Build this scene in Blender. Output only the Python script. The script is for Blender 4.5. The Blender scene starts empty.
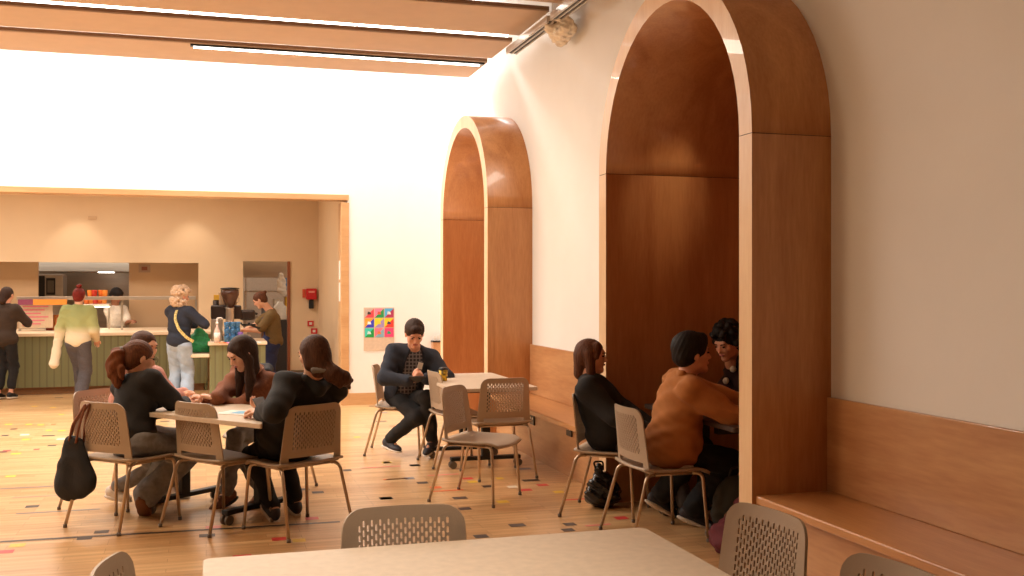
import bpy, bmesh, math, random
import numpy as np
from mathutils import Vector, Matrix
random.seed(7); rng = np.random.default_rng(5)
COL = bpy.context.scene.collection
PI = math.pi
# ------------------------------------------------------------ camera calibration
FOC, TH, HOR, CH = 1025.0, 0.29, 286.5, 1.5
ct, st = math.cos(TH), math.sin(TH)
def cw(xc, zc, z=0.0):                      # lateral / depth from the camera -> world
    return Vector((xc*ct + zc*st, -xc*st + zc*ct, z))
def P(u, v, zc):                            # image point at a known depth
    return cw((u-512)/FOC*zc, zc, CH - (v-HOR)/FOC*zc)
def G(u, v, z=0.0):                         # image point on a horizontal plane
    zc = FOC*(CH-z)/(v-HOR)
    return cw((u-512)/FOC*zc, zc, z)
def cdir(x, y, z=0.0):
    d = cw(x, y, z); return d.normalized()
# ------------------------------------------------------------ colours / materials
def lin(c):
    c = c/255.0
    return c/12.92 if c <= .04045 else ((c+.055)/1.055)**2.4
def rgb(r, g, b): return (lin(r), lin(g), lin(b), 1)
MATS = {}
def base_mat(name, color, rough=.6, metal=0.0, coat=0.0):
    m = bpy.data.materials.new(name); m.use_nodes = True
    nt = m.node_tree; b = nt.nodes['Principled BSDF']
    b.inputs['Base Color'].default_value = color
    b.inputs['Roughness'].default_value = rough
    b.inputs['Metallic'].default_value = metal
    b.inputs['Coat Weight'].default_value = coat
    return m, nt, b
def M(name, color, rough=.6, metal=0.0, var=.06, scale=30.0, bump=.0, coat=0.0, stretch=(1,1,1), detail=4, coord='Object', dist=.01):
    if name in MATS: return MATS[name]
    m, nt, b = base_mat(name, color, rough, metal, coat)
    tc = nt.nodes.new('ShaderNodeTexCoord'); mp = nt.nodes.new('ShaderNodeMapping')
    mp.inputs['Scale'].default_value = stretch
    nt.links.new(tc.outputs[coord], mp.inputs['Vector'])
    n = nt.nodes.new('ShaderNodeTexNoise'); n.inputs['Scale'].default_value = scale; n.inputs['Detail'].default_value = detail
    nt.links.new(mp.outputs[0], n.inputs['Vector'])
    r = nt.nodes.new('ShaderNodeValToRGB')
    r.color_ramp.elements[0].position = .3; r.color_ramp.elements[1].position = .7
    r.color_ramp.elements[0].color = tuple(c*(1-var) for c in color[:3])+(1,)
    r.color_ramp.elements[1].color = tuple(min(1, c*(1+var)) for c in color[:3])+(1,)
    nt.links.new(n.outputs['Fac'], r.inputs[0]); nt.links.new(r.outputs[0], b.inputs['Base Color'])
    if bump:
        bp = nt.nodes.new('ShaderNodeBump'); bp.inputs['Strength'].default_value = bump; bp.inputs['Distance'].default_value = dist
        nt.links.new(n.outputs['Fac'], bp.inputs['Height']); nt.links.new(bp.outputs[0], b.inputs['Normal'])
    MATS[name] = m; return m
def wood(name, c1, c2, axis='z', rough=.4, coat=.2, scale=1.0):
    if name in MATS: return MATS[name]
    m, nt, b = base_mat(name, c1, rough, 0, coat)
    tc = nt.nodes.new('ShaderNodeTexCoord'); mp = nt.nodes.new('ShaderNodeMapping')
    s = {'x': (.12, 1, 1), 'y': (1, .12, 1), 'z': (1, 1, .12)}[axis]
    mp.inputs['Scale'].default_value = s
    nt.links.new(tc.outputs['Object'], mp.inputs['Vector'])
    n1 = nt.nodes.new('ShaderNodeTexNoise'); n1.inputs['Scale'].default_value = 5*scale; n1.inputs['Detail'].default_value = 6; n1.inputs['Distortion'].default_value = 1.2
    n2 = nt.nodes.new('ShaderNodeTexNoise'); n2.inputs['Scale'].default_value = 70*scale; n2.inputs['Detail'].default_value = 3
    nt.links.new(mp.outputs[0], n1.inputs['Vector']); nt.links.new(mp.outputs[0], n2.inputs['Vector'])
    mx = nt.nodes.new('ShaderNodeMath'); mx.operation = 'MULTIPLY_ADD'; mx.inputs[1].default_value = .45
    nt.links.new(n2.outputs['Fac'], mx.inputs[0]); nt.links.new(n1.outputs['Fac'], mx.inputs[2])
    r = nt.nodes.new('ShaderNodeValToRGB'); r.color_ramp.elements[0].position = .5; r.color_ramp.elements[1].position = .95
    r.color_ramp.elements[0].color = c1; r.color_ramp.elements[1].color = c2
    nt.links.new(mx.outputs[0], r.inputs[0]); nt.links.new(r.outputs[0], b.inputs['Base Color'])
    bp = nt.nodes.new('ShaderNodeBump'); bp.inputs['Strength'].default_value = .06; bp.inputs['Distance'].default_value = .002
    nt.links.new(n2.outputs['Fac'], bp.inputs['Height']); nt.links.new(bp.outputs[0], b.inputs['Normal'])
    MATS[name] = m; return m
def emit(name, color, strength):
    if name in MATS: return MATS[name]
    m = bpy.data.materials.new(name); m.use_nodes = True; nt = m.node_tree
    nt.nodes.clear(); e = nt.nodes.new('ShaderNodeEmission'); o = nt.nodes.new('ShaderNodeOutputMaterial')
    e.inputs[0].default_value = color; e.inputs[1].default_value = strength
    nt.links.new(e.outputs[0], o.inputs[0]); MATS[name] = m; return m
# ------------------------------------------------------------ mesh helpers
def link(o, parent=None):
    COL.objects.link(o)
    if parent is not None: o.parent = parent
    return o
def obj(name, bm, mat, parent=None, smooth=False, bevel=0, seg=2):
    me = bpy.data.meshes.new(name)
    bmesh.ops.recalc_face_normals(bm, faces=bm.faces[:])
    bm.to_mesh(me); bm.free()
    for mm in (mat if isinstance(mat, (list, tuple)) else [mat]): me.materials.append(mm)
    if smooth:
        for p in me.polygons: p.use_smooth = True
    o = bpy.data.objects.new(name, me); link(o, parent)
    if bevel:
        b = o.modifiers.new('bevel', 'BEVEL'); b.width = bevel; b.segments = seg; b.limit_method = 'ANGLE'; b.angle_limit = .6
    return o
def tag(o, label=None, cat=None, group=None, kind=None):
    if label: o['label'] = label
    if cat: o['category'] = cat
    if group: o['group'] = group
    if kind: o['kind'] = kind
    return o
def empty(name, loc=(0,0,0), rz=0.0, **k):
    o = bpy.data.objects.new(name, None); o.location = loc; o.rotation_euler = (0,0,rz); o.empty_display_size = .1
    link(o); tag(o, **k); return o
def copy_tree(o, parent=None):
    c = o.copy(); COL.objects.link(c)
    if parent is not None: c.parent = parent
    for ch in list(o.children): copy_tree(ch, c)
    return c
def box(bm, x0, x1, y0, y1, z0, z1, mi=0):
    vs = [bm.verts.new(p) for p in [(x0,y0,z0),(x1,y0,z0),(x1,y1,z0),(x0,y1,z0),(x0,y0,z1),(x1,y0,z1),(x1,y1,z1),(x0,y1,z1)]]
    for f in [(0,3,2,1),(4,5,6,7),(0,1,5,4),(1,2,6,5),(2,3,7,6),(3,0,4,7)]:
        fc = bm.faces.new([vs[i] for i in f]); fc.material_index = mi
    return vs
def boxo(name, x0,x1,y0,y1,z0,z1, mat, parent=None, bevel=0, **k):
    bm = bmesh.new(); box(bm, x0,x1,y0,y1,z0,z1); o = obj(name, bm, mat, parent, bevel=bevel); tag(o, **k); return o
def tube(bm, pts, r, seg=10, cap=True, mi=0):
    pts = [Vector(p) for p in pts]; rings = []
    rr = r if isinstance(r, (list, tuple)) else [r]*len(pts)
    prev = None
    for i, p in enumerate(pts):
        t = (pts[min(i+1, len(pts)-1)] - pts[max(i-1, 0)]).normalized()
        if prev is None:
            a = Vector((0,0,1)) if abs(t.z) < .9 else Vector((1,0,0)); u = t.cross(a).normalized()
        else: u = (prev - t*prev.dot(t)).normalized()
        prev = u; w = t.cross(u)
        rings.append([bm.verts.new(p + (u*math.cos(2*PI*k/seg) + w*math.sin(2*PI*k/seg))*rr[i]) for k in range(seg)])
    for a, b in zip(rings, rings[1:]):
        for k in range(seg):
            f = bm.faces.new([a[k], a[(k+1)%seg], b[(k+1)%seg], b[k]]); f.smooth = True; f.material_index = mi
    if cap:
        bm.faces.new(rings[0][::-1]); bm.faces.new(rings[-1])
def lathe(bm, prof, c=(0,0,0), seg=24, mi=0):
    rings = []
    for r, z in prof:
        rings.append([bm.verts.new((c[0]+r*math.cos(2*PI*k/seg), c[1]+r*math.sin(2*PI*k/seg), c[2]+z)) for k in range(seg)])
    for a, b in zip(rings, rings[1:]):
        for k in range(seg):
            f = bm.faces.new([a[k], a[(k+1)%seg], b[(k+1)%seg], b[k]]); f.smooth = True; f.material_index = mi
    bm.faces.new(rings[0][::-1]).material_index = mi; bm.faces.new(rings[-1]).material_index = mi
def prism(bm, poly, z0, z1, mi=0):
    a = [bm.verts.new((x, y, z0)) for x, y in poly]; b = [bm.verts.new((x, y, z1)) for x, y in poly]
    n = len(poly)
    bm.faces.new(a[::-1]).material_index = mi; bm.faces.new(b).material_index = mi
    for i in range(n): bm.faces.new([a[i], a[(i+1)%n], b[(i+1)%n], b[i]]).material_index = mi
def fillet(pts, r, n=5):
    out = []; pts = [Vector(p) for p in pts]
    for i, p in enumerate(pts):
        if i in (0, len(pts)-1): out.append(p); continue
        a = (pts[i-1]-p).normalized()*r; b = (pts[i+1]-p).normalized()*r
        for k in range(n+1):
            t = k/n; out.append(p + a*(1-t)**2 + b*t**2)
    return out
def round_poly(poly, r, n=5):
    out = []; m = len(poly); V = [Vector((*p, 0)) for p in poly]
    for i in range(m):
        p = V[i]; a = (V[i-1]-p).normalized()*r; b = (V[(i+1)%m]-p).normalized()*r
        for k in range(n+1):
            t = k/n; q = p + a*(1-t)**2 + b*t**2; out.append((q.x, q.y))
    return out
# ============================================================ MATERIALS
m_white = M('white_paint', rgb(234,230,224), .75, var=.015, scale=3, bump=.02)
m_cream = M('cream_paint', rgb(222,196,162), .75, var=.02, scale=3, bump=.02)
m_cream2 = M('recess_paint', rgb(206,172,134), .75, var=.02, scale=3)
m_raft = M('raft_board', rgb(206,182,160), .8, var=.03, scale=6)
m_raftedge = M('raft_edge', rgb(150,116,90), .8)
oakL = wood('pale_oak', rgb(226,182,126), rgb(240,204,154), 'z', .45)
oakLh = wood('pale_oak_across', rgb(188,142,94), rgb(206,164,116), 'x', .45)
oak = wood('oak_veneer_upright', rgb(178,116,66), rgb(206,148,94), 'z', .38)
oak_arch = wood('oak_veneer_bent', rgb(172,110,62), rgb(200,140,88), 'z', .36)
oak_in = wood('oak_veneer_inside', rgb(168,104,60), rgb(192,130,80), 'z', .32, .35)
oak_bench = wood('oak_bench', rgb(186,128,78), rgb(210,152,98), 'y', .32, .35)
oak_back = wood('oak_backrest', rgb(178,124,82), rgb(206,156,108), 'y', .38, .2, .8)
m_seam = M('dark_joint', rgb(70,40,22), .8)
m_edge = wood('arch_edge_band', rgb(224,182,136), rgb(238,204,162), 'z', .4)
m_taupe = M('taupe_plastic', rgb(172,150,128), .48, var=.03, scale=400, bump=.03, dist=.001)
m_leg = M('bronze_tube', rgb(192,172,150), .3, metal=.8, var=.03)
m_black = M('black_steel', rgb(24,22,22), .45)
m_castor = M('castor_grey', rgb(110,100,92), .5)
m_top = M('table_laminate', rgb(242,232,216), .34, var=.01, scale=60)
m_topedge = M('table_edge', rgb(206,186,164), .5)
m_steel = M('brushed_steel', rgb(190,178,164), .32, metal=.8, var=.1, scale=10, stretch=(.2,6,1))
m_glass, _nt, _b = base_mat('clear_glass', (1,1,1,1), .05); _b.inputs['Transmission Weight'].default_value = 1; _b.inputs['IOR'].default_value = 1.1; MATS['clear_glass'] = m_glass
m_dark = M('dark_gap', rgb(30,22,18), .8)
m_counter = M('counter_stone', rgb(236,214,184), .35, var=.03, scale=90)
m_alu = M('aluminium', rgb(205,198,190), .3, metal=.7)
# reeded green cladding
m_green, nt, b = base_mat('sage_cladding', rgb(142,150,108), .6)
tc = nt.nodes.new('ShaderNodeTexCoord'); wv = nt.nodes.new('ShaderNodeTexWave'); wv.wave_type = 'BANDS'; wv.bands_direction = 'X'; wv.inputs['Scale'].default_value = 3.4
nt.links.new(tc.outputs['Object'], wv.inputs['Vector'])
bp = nt.nodes.new('ShaderNodeBump'); bp.inputs['Strength'].default_value = .35; bp.inputs['Distance'].default_value = .01
nt.links.new(wv.outputs['Fac'], bp.inputs['Height']); nt.links.new(bp.outputs[0], b.inputs['Normal'])
rp = nt.nodes.new('ShaderNodeValToRGB'); rp.color_ramp.elements[0].position = 0; rp.color_ramp.elements[1].position = .18
rp.color_ramp.elements[0].color = rgb(104,102,70); rp.color_ramp.elements[1].color = rgb(122,122,84)
nt.links.new(wv.outputs['Fac'], rp.inputs[0]); nt.links.new(rp.outputs[0], b.inputs['Base Color'])
# floor boards
m_floor, nt, b = base_mat('oak_floor_boards', rgb(200,150,96), .28, 0, .25); b.inputs['Coat Roughness'].default_value = .2
tc = nt.nodes.new('ShaderNodeTexCoord'); mp = nt.nodes.new('ShaderNodeMapping')
nt.links.new(tc.outputs['Object'], mp.inputs['Vector'])
br = nt.nodes.new('ShaderNodeTexBrick'); br.inputs['Scale'].default_value = 1; br.inputs['Brick Width'].default_value = .55; br.inputs['Row Height'].default_value = .07
br.inputs['Mortar Size'].default_value = .0012; br.inputs['Mortar Smooth'].default_value = .3; br.offset = .37; br.offset_frequency = 3
br.inputs['Color1'].default_value = rgb(206,160,110); br.inputs['Color2'].default_value = rgb(226,186,136); br.inputs['Mortar'].default_value = rgb(146,98,56)
nt.links.new(mp.outputs[0], br.inputs['Vector'])
mp2 = nt.nodes.new('ShaderNodeMapping'); mp2.inputs['Scale'].default_value = (.6, 7, 1); nt.links.new(tc.outputs['Object'], mp2.inputs['Vector'])
n = nt.nodes.new('ShaderNodeTexNoise'); n.inputs['Scale'].default_value = 3; n.inputs['Detail'].default_value = 6; nt.links.new(mp2.outputs[0], n.inputs['Vector'])
rp = nt.nodes.new('ShaderNodeValToRGB'); rp.color_ramp.elements[0].position = .3; rp.color_ramp.elements[1].position = .72
rp.color_ramp.elements[0].color = (.72,.66,.6,1); rp.color_ramp.elements[1].color = (1.05,1.05,1.05,1)
nt.links.new(n.outputs['Fac'], rp.inputs[0])
mul = nt.nodes.new('ShaderNodeMix'); mul.data_type = 'RGBA'; mul.blend_type = 'MULTIPLY'; mul.inputs[0].default_value = 1
nt.links.new(br.outputs['Color'], mul.inputs[6]); nt.links.new(rp.outputs[0], mul.inputs[7]); nt.links.new(mul.outputs[2], b.inputs['Base Color'])
bp = nt.nodes.new('ShaderNodeBump'); bp.inputs['Strength'].default_value = .15; bp.inputs['Distance'].default_value = .002; bp.invert = True
nt.links.new(br.outputs['Fac'], bp.inputs['Height']); nt.links.new(bp.outputs[0], b.inputs['Normal'])
# ============================================================ ROOM
F_, W_, FS, ZB, ZS = 2.654, 3.116, 2.672, .925, .44
YS, YL, A_, ZSP, TB = 9.732, 4.636, 2.113, 2.283, .131
YF, ZO, HC = 13.02, 2.66, 5.0
XL, YB = -8.5, -4.0
XO = 1.73      # outer edge of the opening's casing
S = dict(kind='structure')
boxo('floor', XL-.2, 6.2, YB-.2, 21, -.08, 0, m_floor, **S)
def arch_pts(y0, r_off=0.0, n=28):          # (y, z) from near foot over the top to far foot
    R = A_/2; c = y0+R
    pts = [(c-R+r_off, 0.0)]
    for k in range(n+1):
        a = PI - PI*k/n; pts.append((c+(R-r_off)*math.cos(a), ZSP+(R-r_off)*math.sin(a)))
    pts.append((c+R-r_off, 0.0)); return pts
def yz_wall(name, outline, x0, x1, mat, **k):
    bm = bmesh.new()
    a = [bm.verts.new((x0, y, z)) for y, z in outline]; b = [bm.verts.new((x1, y, z)) for y, z in outline]
    bm.faces.new(a); bm.faces.new(b[::-1]); n = len(outline)
    for i in range(n): bm.faces.new([a[i], a[(i+1)%n], b[(i+1)%n], b[i]])
    o = obj(name, bm, mat); tag(o, **k); return o
out = [(YB, 0)] + arch_pts(YL) + arch_pts(YS) + [(YF, 0), (YF, HC), (YB, HC)]
yz_wall('wall_right', out, W_, W_+.12, m_white, **S)
# far wall with the servery opening
bm = bmesh.new()
box(bm, XO-.02, W_+.12, YF, YF+.22, 0, HC); box(bm, XL, XO-.02, YF, YF+.22, ZO-.03, HC)
obj('wall_far', bm, m_white)['kind'] = 'structure'
boxo('wall_left', XL-.15, XL, YB, 20, 0, HC, m_white, **S)
boxo('wall_back', XL, W_+.12, YB-.15, YB, 0, HC, M('rear_wall_paint', rgb(112,90,72), .8), **S)
bm = bmesh.new(); box(bm, XL, W_+.12, YB, 11.55, HC, HC+.1); box(bm, XL, W_+.12, 12.95, YF+.2, HC, HC+.1); obj('ceiling', bm, m_white)['kind'] = 'structure'
bm = bmesh.new()                             # oak casing of the opening
box(bm, XO-.1, XO, YF-.02, YF+.24, 0, ZO-.1); box(bm, XL, XO, YF-.02, YF+.24, ZO-.07, ZO)
obj('trim_1', bm, oakLh, bevel=.004)['kind'] = 'structure'
boxo('baseboard_far', XO, W_, YF-.018, YF, 0, .15, oakLh, bevel=.003, **S)
# ---- kitchen room behind
YK = 17.2; XK = XO-.1
XK = 1.78
boxo('wall_kitchen_side', XK, XK+.1, YF+.22, YK, 0, 3.1, m_cream, **S)
DX0, DX1 = (243-512), (289.5-512)
def XatY(u, y): return y*math.tan(TH+math.atan((u-512)/FOC))
dx0, dx1 = XatY(243, YK), XatY(289.5, YK); sx1 = XatY(198.5, YK)
zt_s = 1.5+23.5*(YK*ct+sx1*st)/FOC; zt_d = 1.5+25*(YK*ct+dx1*st)/FOC
bm = bmesh.new()
box(bm, XL, XK+.1, YK, YK+.12, zt_d, 3.1); box(bm, dx1, XK+.1, YK, YK+.12, 0, zt_d); box(bm, sx1, dx0, YK, YK+.12, 0, zt_d)
box(bm, XL, sx1, YK, YK+.12, zt_s, zt_d); box(bm, XL, sx1, YK, YK+.12, 0, .8)
obj('wall_kitchen', bm, m_cream)['kind'] = 'structure'
boxo('ceiling_kitchen', XL, XK+.1, YF+.22, 20.5, 3.1, 3.2, m_cream, **S)
YH = 17.75; hx0, hx1 = XatY(38, YH), XatY(129, YH)
bm = bmesh.new(); box(bm, XL, hx0, YH, YH+.08, 0, 2.6); box(bm, hx1, dx0-.1, YH, YH+.08, 0, 2.6)
obj('wall_servery', bm, m_cream2)['kind'] = 'structure'
boxo('wall_kitchen_rear', XL, dx0-.3, 20.3, 20.4, 0, 3.1, m_steel, **S)
boxo('wall_store_rear', dx0-.3, XK+1.2, 20.3, 20.4, 0, 3.1, M('store_wall', rgb(176,158,140), .7), **S)
boxo('wall_store_divider', dx0-.4, dx0-.3, YH+.1, 20.3, 0, 3.1, m_cream2, **S)
boxo('wall_store', XK+.9, XK+1.0, YK+.12, 20.3, 0, 3.1, m_cream2, **S)
# door casing, dark hinge side
m_doorwood = M('door_edge_brown', rgb(140,80,50), .5)
bm = bmesh.new(); box(bm, dx1-.03, dx1+.01, YK-.02, YK+.14, 0, zt_d)
obj('trim_2', bm, m_doorwood)['kind'] = 'structure'
boxo('baseboard_kitchen', dx1+.02, XK, YK-.015, YK, 0, .12, M('dark_skirting', rgb(120,100,80), .5), **S)
# ---- arches
def arch(name, y0, label, depth, dark):
    e = empty(name, (0,0,0), label=label, cat='alcove')
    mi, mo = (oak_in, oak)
    XB = W_+depth; n = 28
    def ring(o_pts, i_pts, x0, x1, nm, mat):
        bm = bmesh.new(); N = len(o_pts)
        vo0 = [bm.verts.new((x0, y, z)) for y, z in o_pts]; vo1 = [bm.verts.new((x1, y, z)) for y, z in o_pts]
        vi0 = [bm.verts.new((x0, y, z)) for y, z in i_pts]; vi1 = [bm.verts.new((x1, y, z)) for y, z in i_pts]
        for k in range(N-1):
            for q, mid in (((vo0[k], vo0[k+1], vo1[k+1], vo1[k]), 0), ((vi0[k], vi1[k], vi1[k+1], vi0[k+1]), 1),
                      ((vo0[k], vi0[k], vi0[k+1], vo0[k+1]), 2), ((vo1[k], vo1[k+1], vi1[k+1], vi1[k]), 0)):
                f = bm.faces.new(q); f.material_index = mid
                if mid < 2 and N > 3: f.smooth = True
        bm.faces.new([vo0[0], vo1[0], vi1[0], vi0[0]]); bm.faces.new([vo0[-1], vi0[-1], vi1[-1], vo1[-1]])
        return obj(nm, bm, mat, e)
    O, I = arch_pts(y0), arch_pts(y0, TB)
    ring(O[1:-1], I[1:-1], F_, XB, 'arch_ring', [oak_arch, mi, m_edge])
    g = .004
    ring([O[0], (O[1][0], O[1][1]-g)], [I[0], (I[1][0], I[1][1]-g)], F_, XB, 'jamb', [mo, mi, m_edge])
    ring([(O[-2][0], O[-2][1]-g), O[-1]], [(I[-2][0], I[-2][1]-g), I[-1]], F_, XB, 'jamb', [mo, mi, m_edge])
    # joint line
    for ya, yb in ((O[0][0]+.004, I[0][0]-.004), (I[-1][0]+.004, O[-1][0]-.004)): boxo('joint', F_+.004, XB, ya, yb, ZSP-.01, ZSP+.004, m_seam, e)
    bm = bmesh.new()
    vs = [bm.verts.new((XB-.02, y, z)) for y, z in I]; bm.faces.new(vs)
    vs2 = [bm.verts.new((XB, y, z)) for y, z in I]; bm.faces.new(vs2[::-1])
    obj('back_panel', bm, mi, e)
    # bench at the back of the alcove
    boxo('alcove_seat', XB-.5, XB-.02, I[0][0], I[-1][0], .40, .44, oak_bench, e, bevel=.004)
    boxo('alcove_seat_front', XB-.46, XB-.44, I[0][0], I[-1][0], 0, .40, oak, e)
    return e
arch('arched_alcove', YL, 'large oak-lined arched alcove in the foreground with people seated inside', 1.25, True)
arch('arched_alcove', YS, 'smaller-looking oak arch alcove beside the corner of the far wall', 1.0, False)
# ---- fixed benches
def bench(y0, y1, label):
    e = empty('wall_bench', (W_, (y0+y1)/2, 0), label=label, cat='bench')
    def b(nm, x0,x1,a,c,z0,z1, mat, bev): 
        o = boxo(nm, x0-W_, x1-W_, a-(y0+y1)/2, c-(y0+y1)/2, z0, z1, mat, e, bevel=bev); return o
    b('seat', FS, W_-.001, y0, y1, ZS-.045, ZS, oak_bench, .008)
    b('backrest', W_-.028, W_-.001, y0, y1, ZS+.001, ZB, oak_back, .003)
    b('front_panel', FS+.07, FS+.09, y0, y1, 0, ZS-.046, oak_back, 0)
    return e
bench(.2, YL-.002, 'long oak wall bench in the foreground at the near side of the big arch')
bm2 = bench(YL+A_+.002, YS-.002, 'oak wall bench with power sockets running between the two arches')
m_sock = M('socket_dark', rgb(40,34,30), .4)
for i, (u, v) in enumerate(((533, 420), (570, 431))):
    X = FS+.07
    y = X/math.tan(TH+math.atan((u-512)/FOC)); zc = y*ct+X*st; z = CH-(v-HOR)*zc/FOC
    e = empty('power_socket', (X, y, z), label=['black double socket on the bench front, nearer the small arch','black double socket on the bench front, beside the woman in black'][i], cat='socket')
    boxo('plate', -.012, -.001, -.06, .06, -.04, .04, m_sock, e, bevel=.004)
    for s in (-1, 1): boxo('switch', -.017, -.012, s*.03-.012, s*.03+.012, .008, .026, m_alu, e, bevel=.002)
# ---- ceiling rafts
ZR = 3.9
RAF = [(10.6, 11.43, 2.89), (9.64, 10.40, 2.88), (8.48, 9.37, 2.87), (7.42, 8.21, 2.87), (6.36, 7.15, 2.87)]
for i, (a, c, x1) in enumerate(RAF):
    bm = bmesh.new(); box(bm, XL+.3, x1, a, c, ZR, ZR+.012, 0); box(bm, XL+.3, x1, a, c, ZR+.012, ZR+.045, 1)
    nm = ['nearest the far wall', 'second from the far wall', 'third from the far wall', 'fourth from the far wall', 'nearest overhead'][i]
    tag(obj('ceiling_raft', bm, [m_raft, m_raftedge]), 'long flat beige suspended ceiling panel '+nm, 'ceiling panel', 'suspended acoustic panels')
m_tube = emit('lamp_diffuser', (1, .93, .82, 1), 9.0)
def strip(x0, x1, y, z, label, seglen=None):
    e = empty('strip_light', ((x0+x1)/2, y, z), label=label, cat='ceiling light'); h = (x1-x0)/2
    boxo('housing', -h, h, -.03, .035, 0, .019, m_black, e)
    boxo('diffuser', -h+.03, h-.05, -.008, .033, -.012, -.0005, m_tube, e)
strip(-.15, 2.86, 10.635, ZR-.02, 'long black-edged strip light under the panel nearest the far wall')
xs = [2.86-1.5*k for k in range(8)]
for k in range(7):
    e = empty('light_tube', (xs[k]-.74, 9.72, ZR+.0455), label='white tube light shining through the gap between ceiling panels', cat='tube light', group='tube lights in the panel gap')
    boxo('diffuser', -.73, .73, -.04, .04, 0, .035, m_tube, e)
    boxo('housing', -.74, .74, -.05, .05, .036, .06, m_alu, e)
# services above the rafts
for i, (x, y, r, L_) in enumerate(((2.0, 8.34, .03, 1.3), (2.45, 8.28, .02, .8))):
    bm = bmesh.new(); tube(bm, [(x-L_/2, y, ZR+.16), (x+L_/2, y, ZR+.16)], r, 12)
    tag(obj('service_pipe', bm, m_alu), ['thick silver pipe above the gap between ceiling panels','thin silver pipe above the gap between ceiling panels'][i], 'pipe')
# track rail
ZT = 3.75
def rail(y0, y1, label):
    e = empty('ceiling_track', (2.835, (y0+y1)/2, ZT), label=label, cat='ceiling track'); h = (y1-y0)/2
    boxo('channel', -.055, .055, -h, h, .012, .06, m_alu, e, bevel=.003)
    for k in (-1, 0, 1): boxo('rib', k*.045-.008, k*.045+.008, -h, h, 0, .012, m_alu, e)
    for k in (-.5, .5): boxo('slot', k*.045-.013, k*.045+.013, -h, h, .008, .0125, m_black, e)
rail(8.28, 9.52, 'silver slotted ceiling track section ending beside the far panels')
rail(6.6, 8.2, 'silver slotted ceiling track section nearer the big arch')
boxo('wall_bracket', 2.93, W_, 7.75, 8.6, 3.93, 4.25, M('bracket_box', rgb(196,170,140), .7), label='beige boxed bracket high on the wall beside the ceiling track', cat='bracket', bevel=.01)

# ============================================================ floor markings
cols = {'k': rgb(62,50,48), 'r': rgb(206,62,60), 'y': rgb(222,184,60), 'o': rgb(226,110,62), 'p': rgb(226,130,120), 'w': rgb(232,220,200), 'b': rgb(120,120,130)}
mk = {k: M('floor_mark_'+{'k':'black','r':'red','y':'yellow','o':'orange','p':'pink','w':'white','b':'blue'}[k], c, .4, var=.1, scale=60) for k, c in cols.items()}
chips = []
z8 = lambda l: [(360+x/3.413, 440+y/3.413, c, w) for x, y, c, w in l]
z7 = lambda l: [(x/2.438, 400+y/2.438, c, w) for x, y, c, w in l]
chips += z8([(187,87,'k',1),(215,148,'k',1),(90,199,'k',1),(340,197,'k',1.2),(357,234,'k',1),(435,157,'k',1),(582,137,'k',1.6),(540,294,'k',1.2),(415,331,'k',1),(705,304,'k',.9),(722,292,'k',.9),
 (365,130,'r',1),(628,157,'r',1),(567,172,'r',1.1),(898,270,'r',1),(125,132,'o',2),(262,165,'o',1),(300,176,'o',3),(740,202,'r',2.6),(90,78,'y',.8),(380,140,'y',.9),(490,213,'y',1),(478,132,'y',.7),(815,292,'p',2),(285,120,'p',3),(170,132,'b',.9),(520,160,'w',.9),(560,100,'b',1.5),(70,92,'p',4),(675,176,'y',.9)])
chips += z7([(35,70,'k',.8),(80,258,'k',1),(205,340,'k',1),(248,321,'k',1),(505,328,'k',1.1),(740,218,'k',1),(775,225,'k',1),(940,240,'k',1),(1010,158,'k',1),(12,87,'k',.8),(128,110,'k',.9),(5,128,'k',.9),
 (15,125,'r',.8),(10,373,'r',1.1),(680,338,'r',1),(760,288,'r',1),(520,313,'p',1.1),(960,192,'o',2),(40,358,'y',1),(730,345,'y',.9),(85,15,'y',.8),(130,18,'y',.8),(185,92,'y',.9),(62,97,'y',.9),(40,130,'y',1),(945,153,'y',.8),(25,187,'y',.9),(70,60,'y',.8),(590,379,'r',1.2),(60,85,'w',1),(150,95,'w',1),(845,170,'k',.8),(100,60,'y',.8),(20,60,'y',.9),(130,60,'o',.6),(870,90,'y',.8),(150,35,'y',.7),(118,75,'y',.7),(90,120,'r',.6)])
bm = bmesh.new(); keys = list(cols)
def patch(x0, x1, y0, y1, mi, z=.0012):
    f = bm.faces.new([bm.verts.new(p) for p in ((x0,y0,z),(x1,y0,z),(x1,y1,z),(x0,y1,z))]); f.material_index = mi
for u, v, c, w in chips:
    p = G(u, v); y = round(p.y/.07)*.07; hh = .018 if w > 1.7 else .040; patch(p.x-.042*w, p.x+.042*w, y-hh, y+hh, keys.index(c))
for k in range(60):
    x, y = random.uniform(-7, 2.5), random.uniform(8.5, 15.3); y = round(y/.07)*.07
    w = random.uniform(.03, .06); patch(x-w, x+w, y-.036, y+.036, keys.index(random.choice('kkyyyrwob')))
a, c = G(0, 542), G(340, 522)
for k in range(14):
    t0, t1 = k/14, (k+1)/14
    x0, x1 = a.x+(c.x-a.x)*t0, a.x+(c.x-a.x)*t1; patch(x0, x1, a.y-.0-(a.y-c.y)*t0-.018, a.y-(a.y-c.y)*t0+.018, 0, .0016)
for (u0, v0, u1, v1, c) in ((0,489,55,484,'b'),(16,514,98,513,'b'),(12,498,78,495,'p')):
    a, d = G(u0, v0), G(u1, v1); patch(a.x, d.x, a.y-.012, a.y+.012, keys.index(c), .0016)
obj('floor_markings', bm, [mk[k] for k in keys])['kind'] = 'structure'

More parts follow.
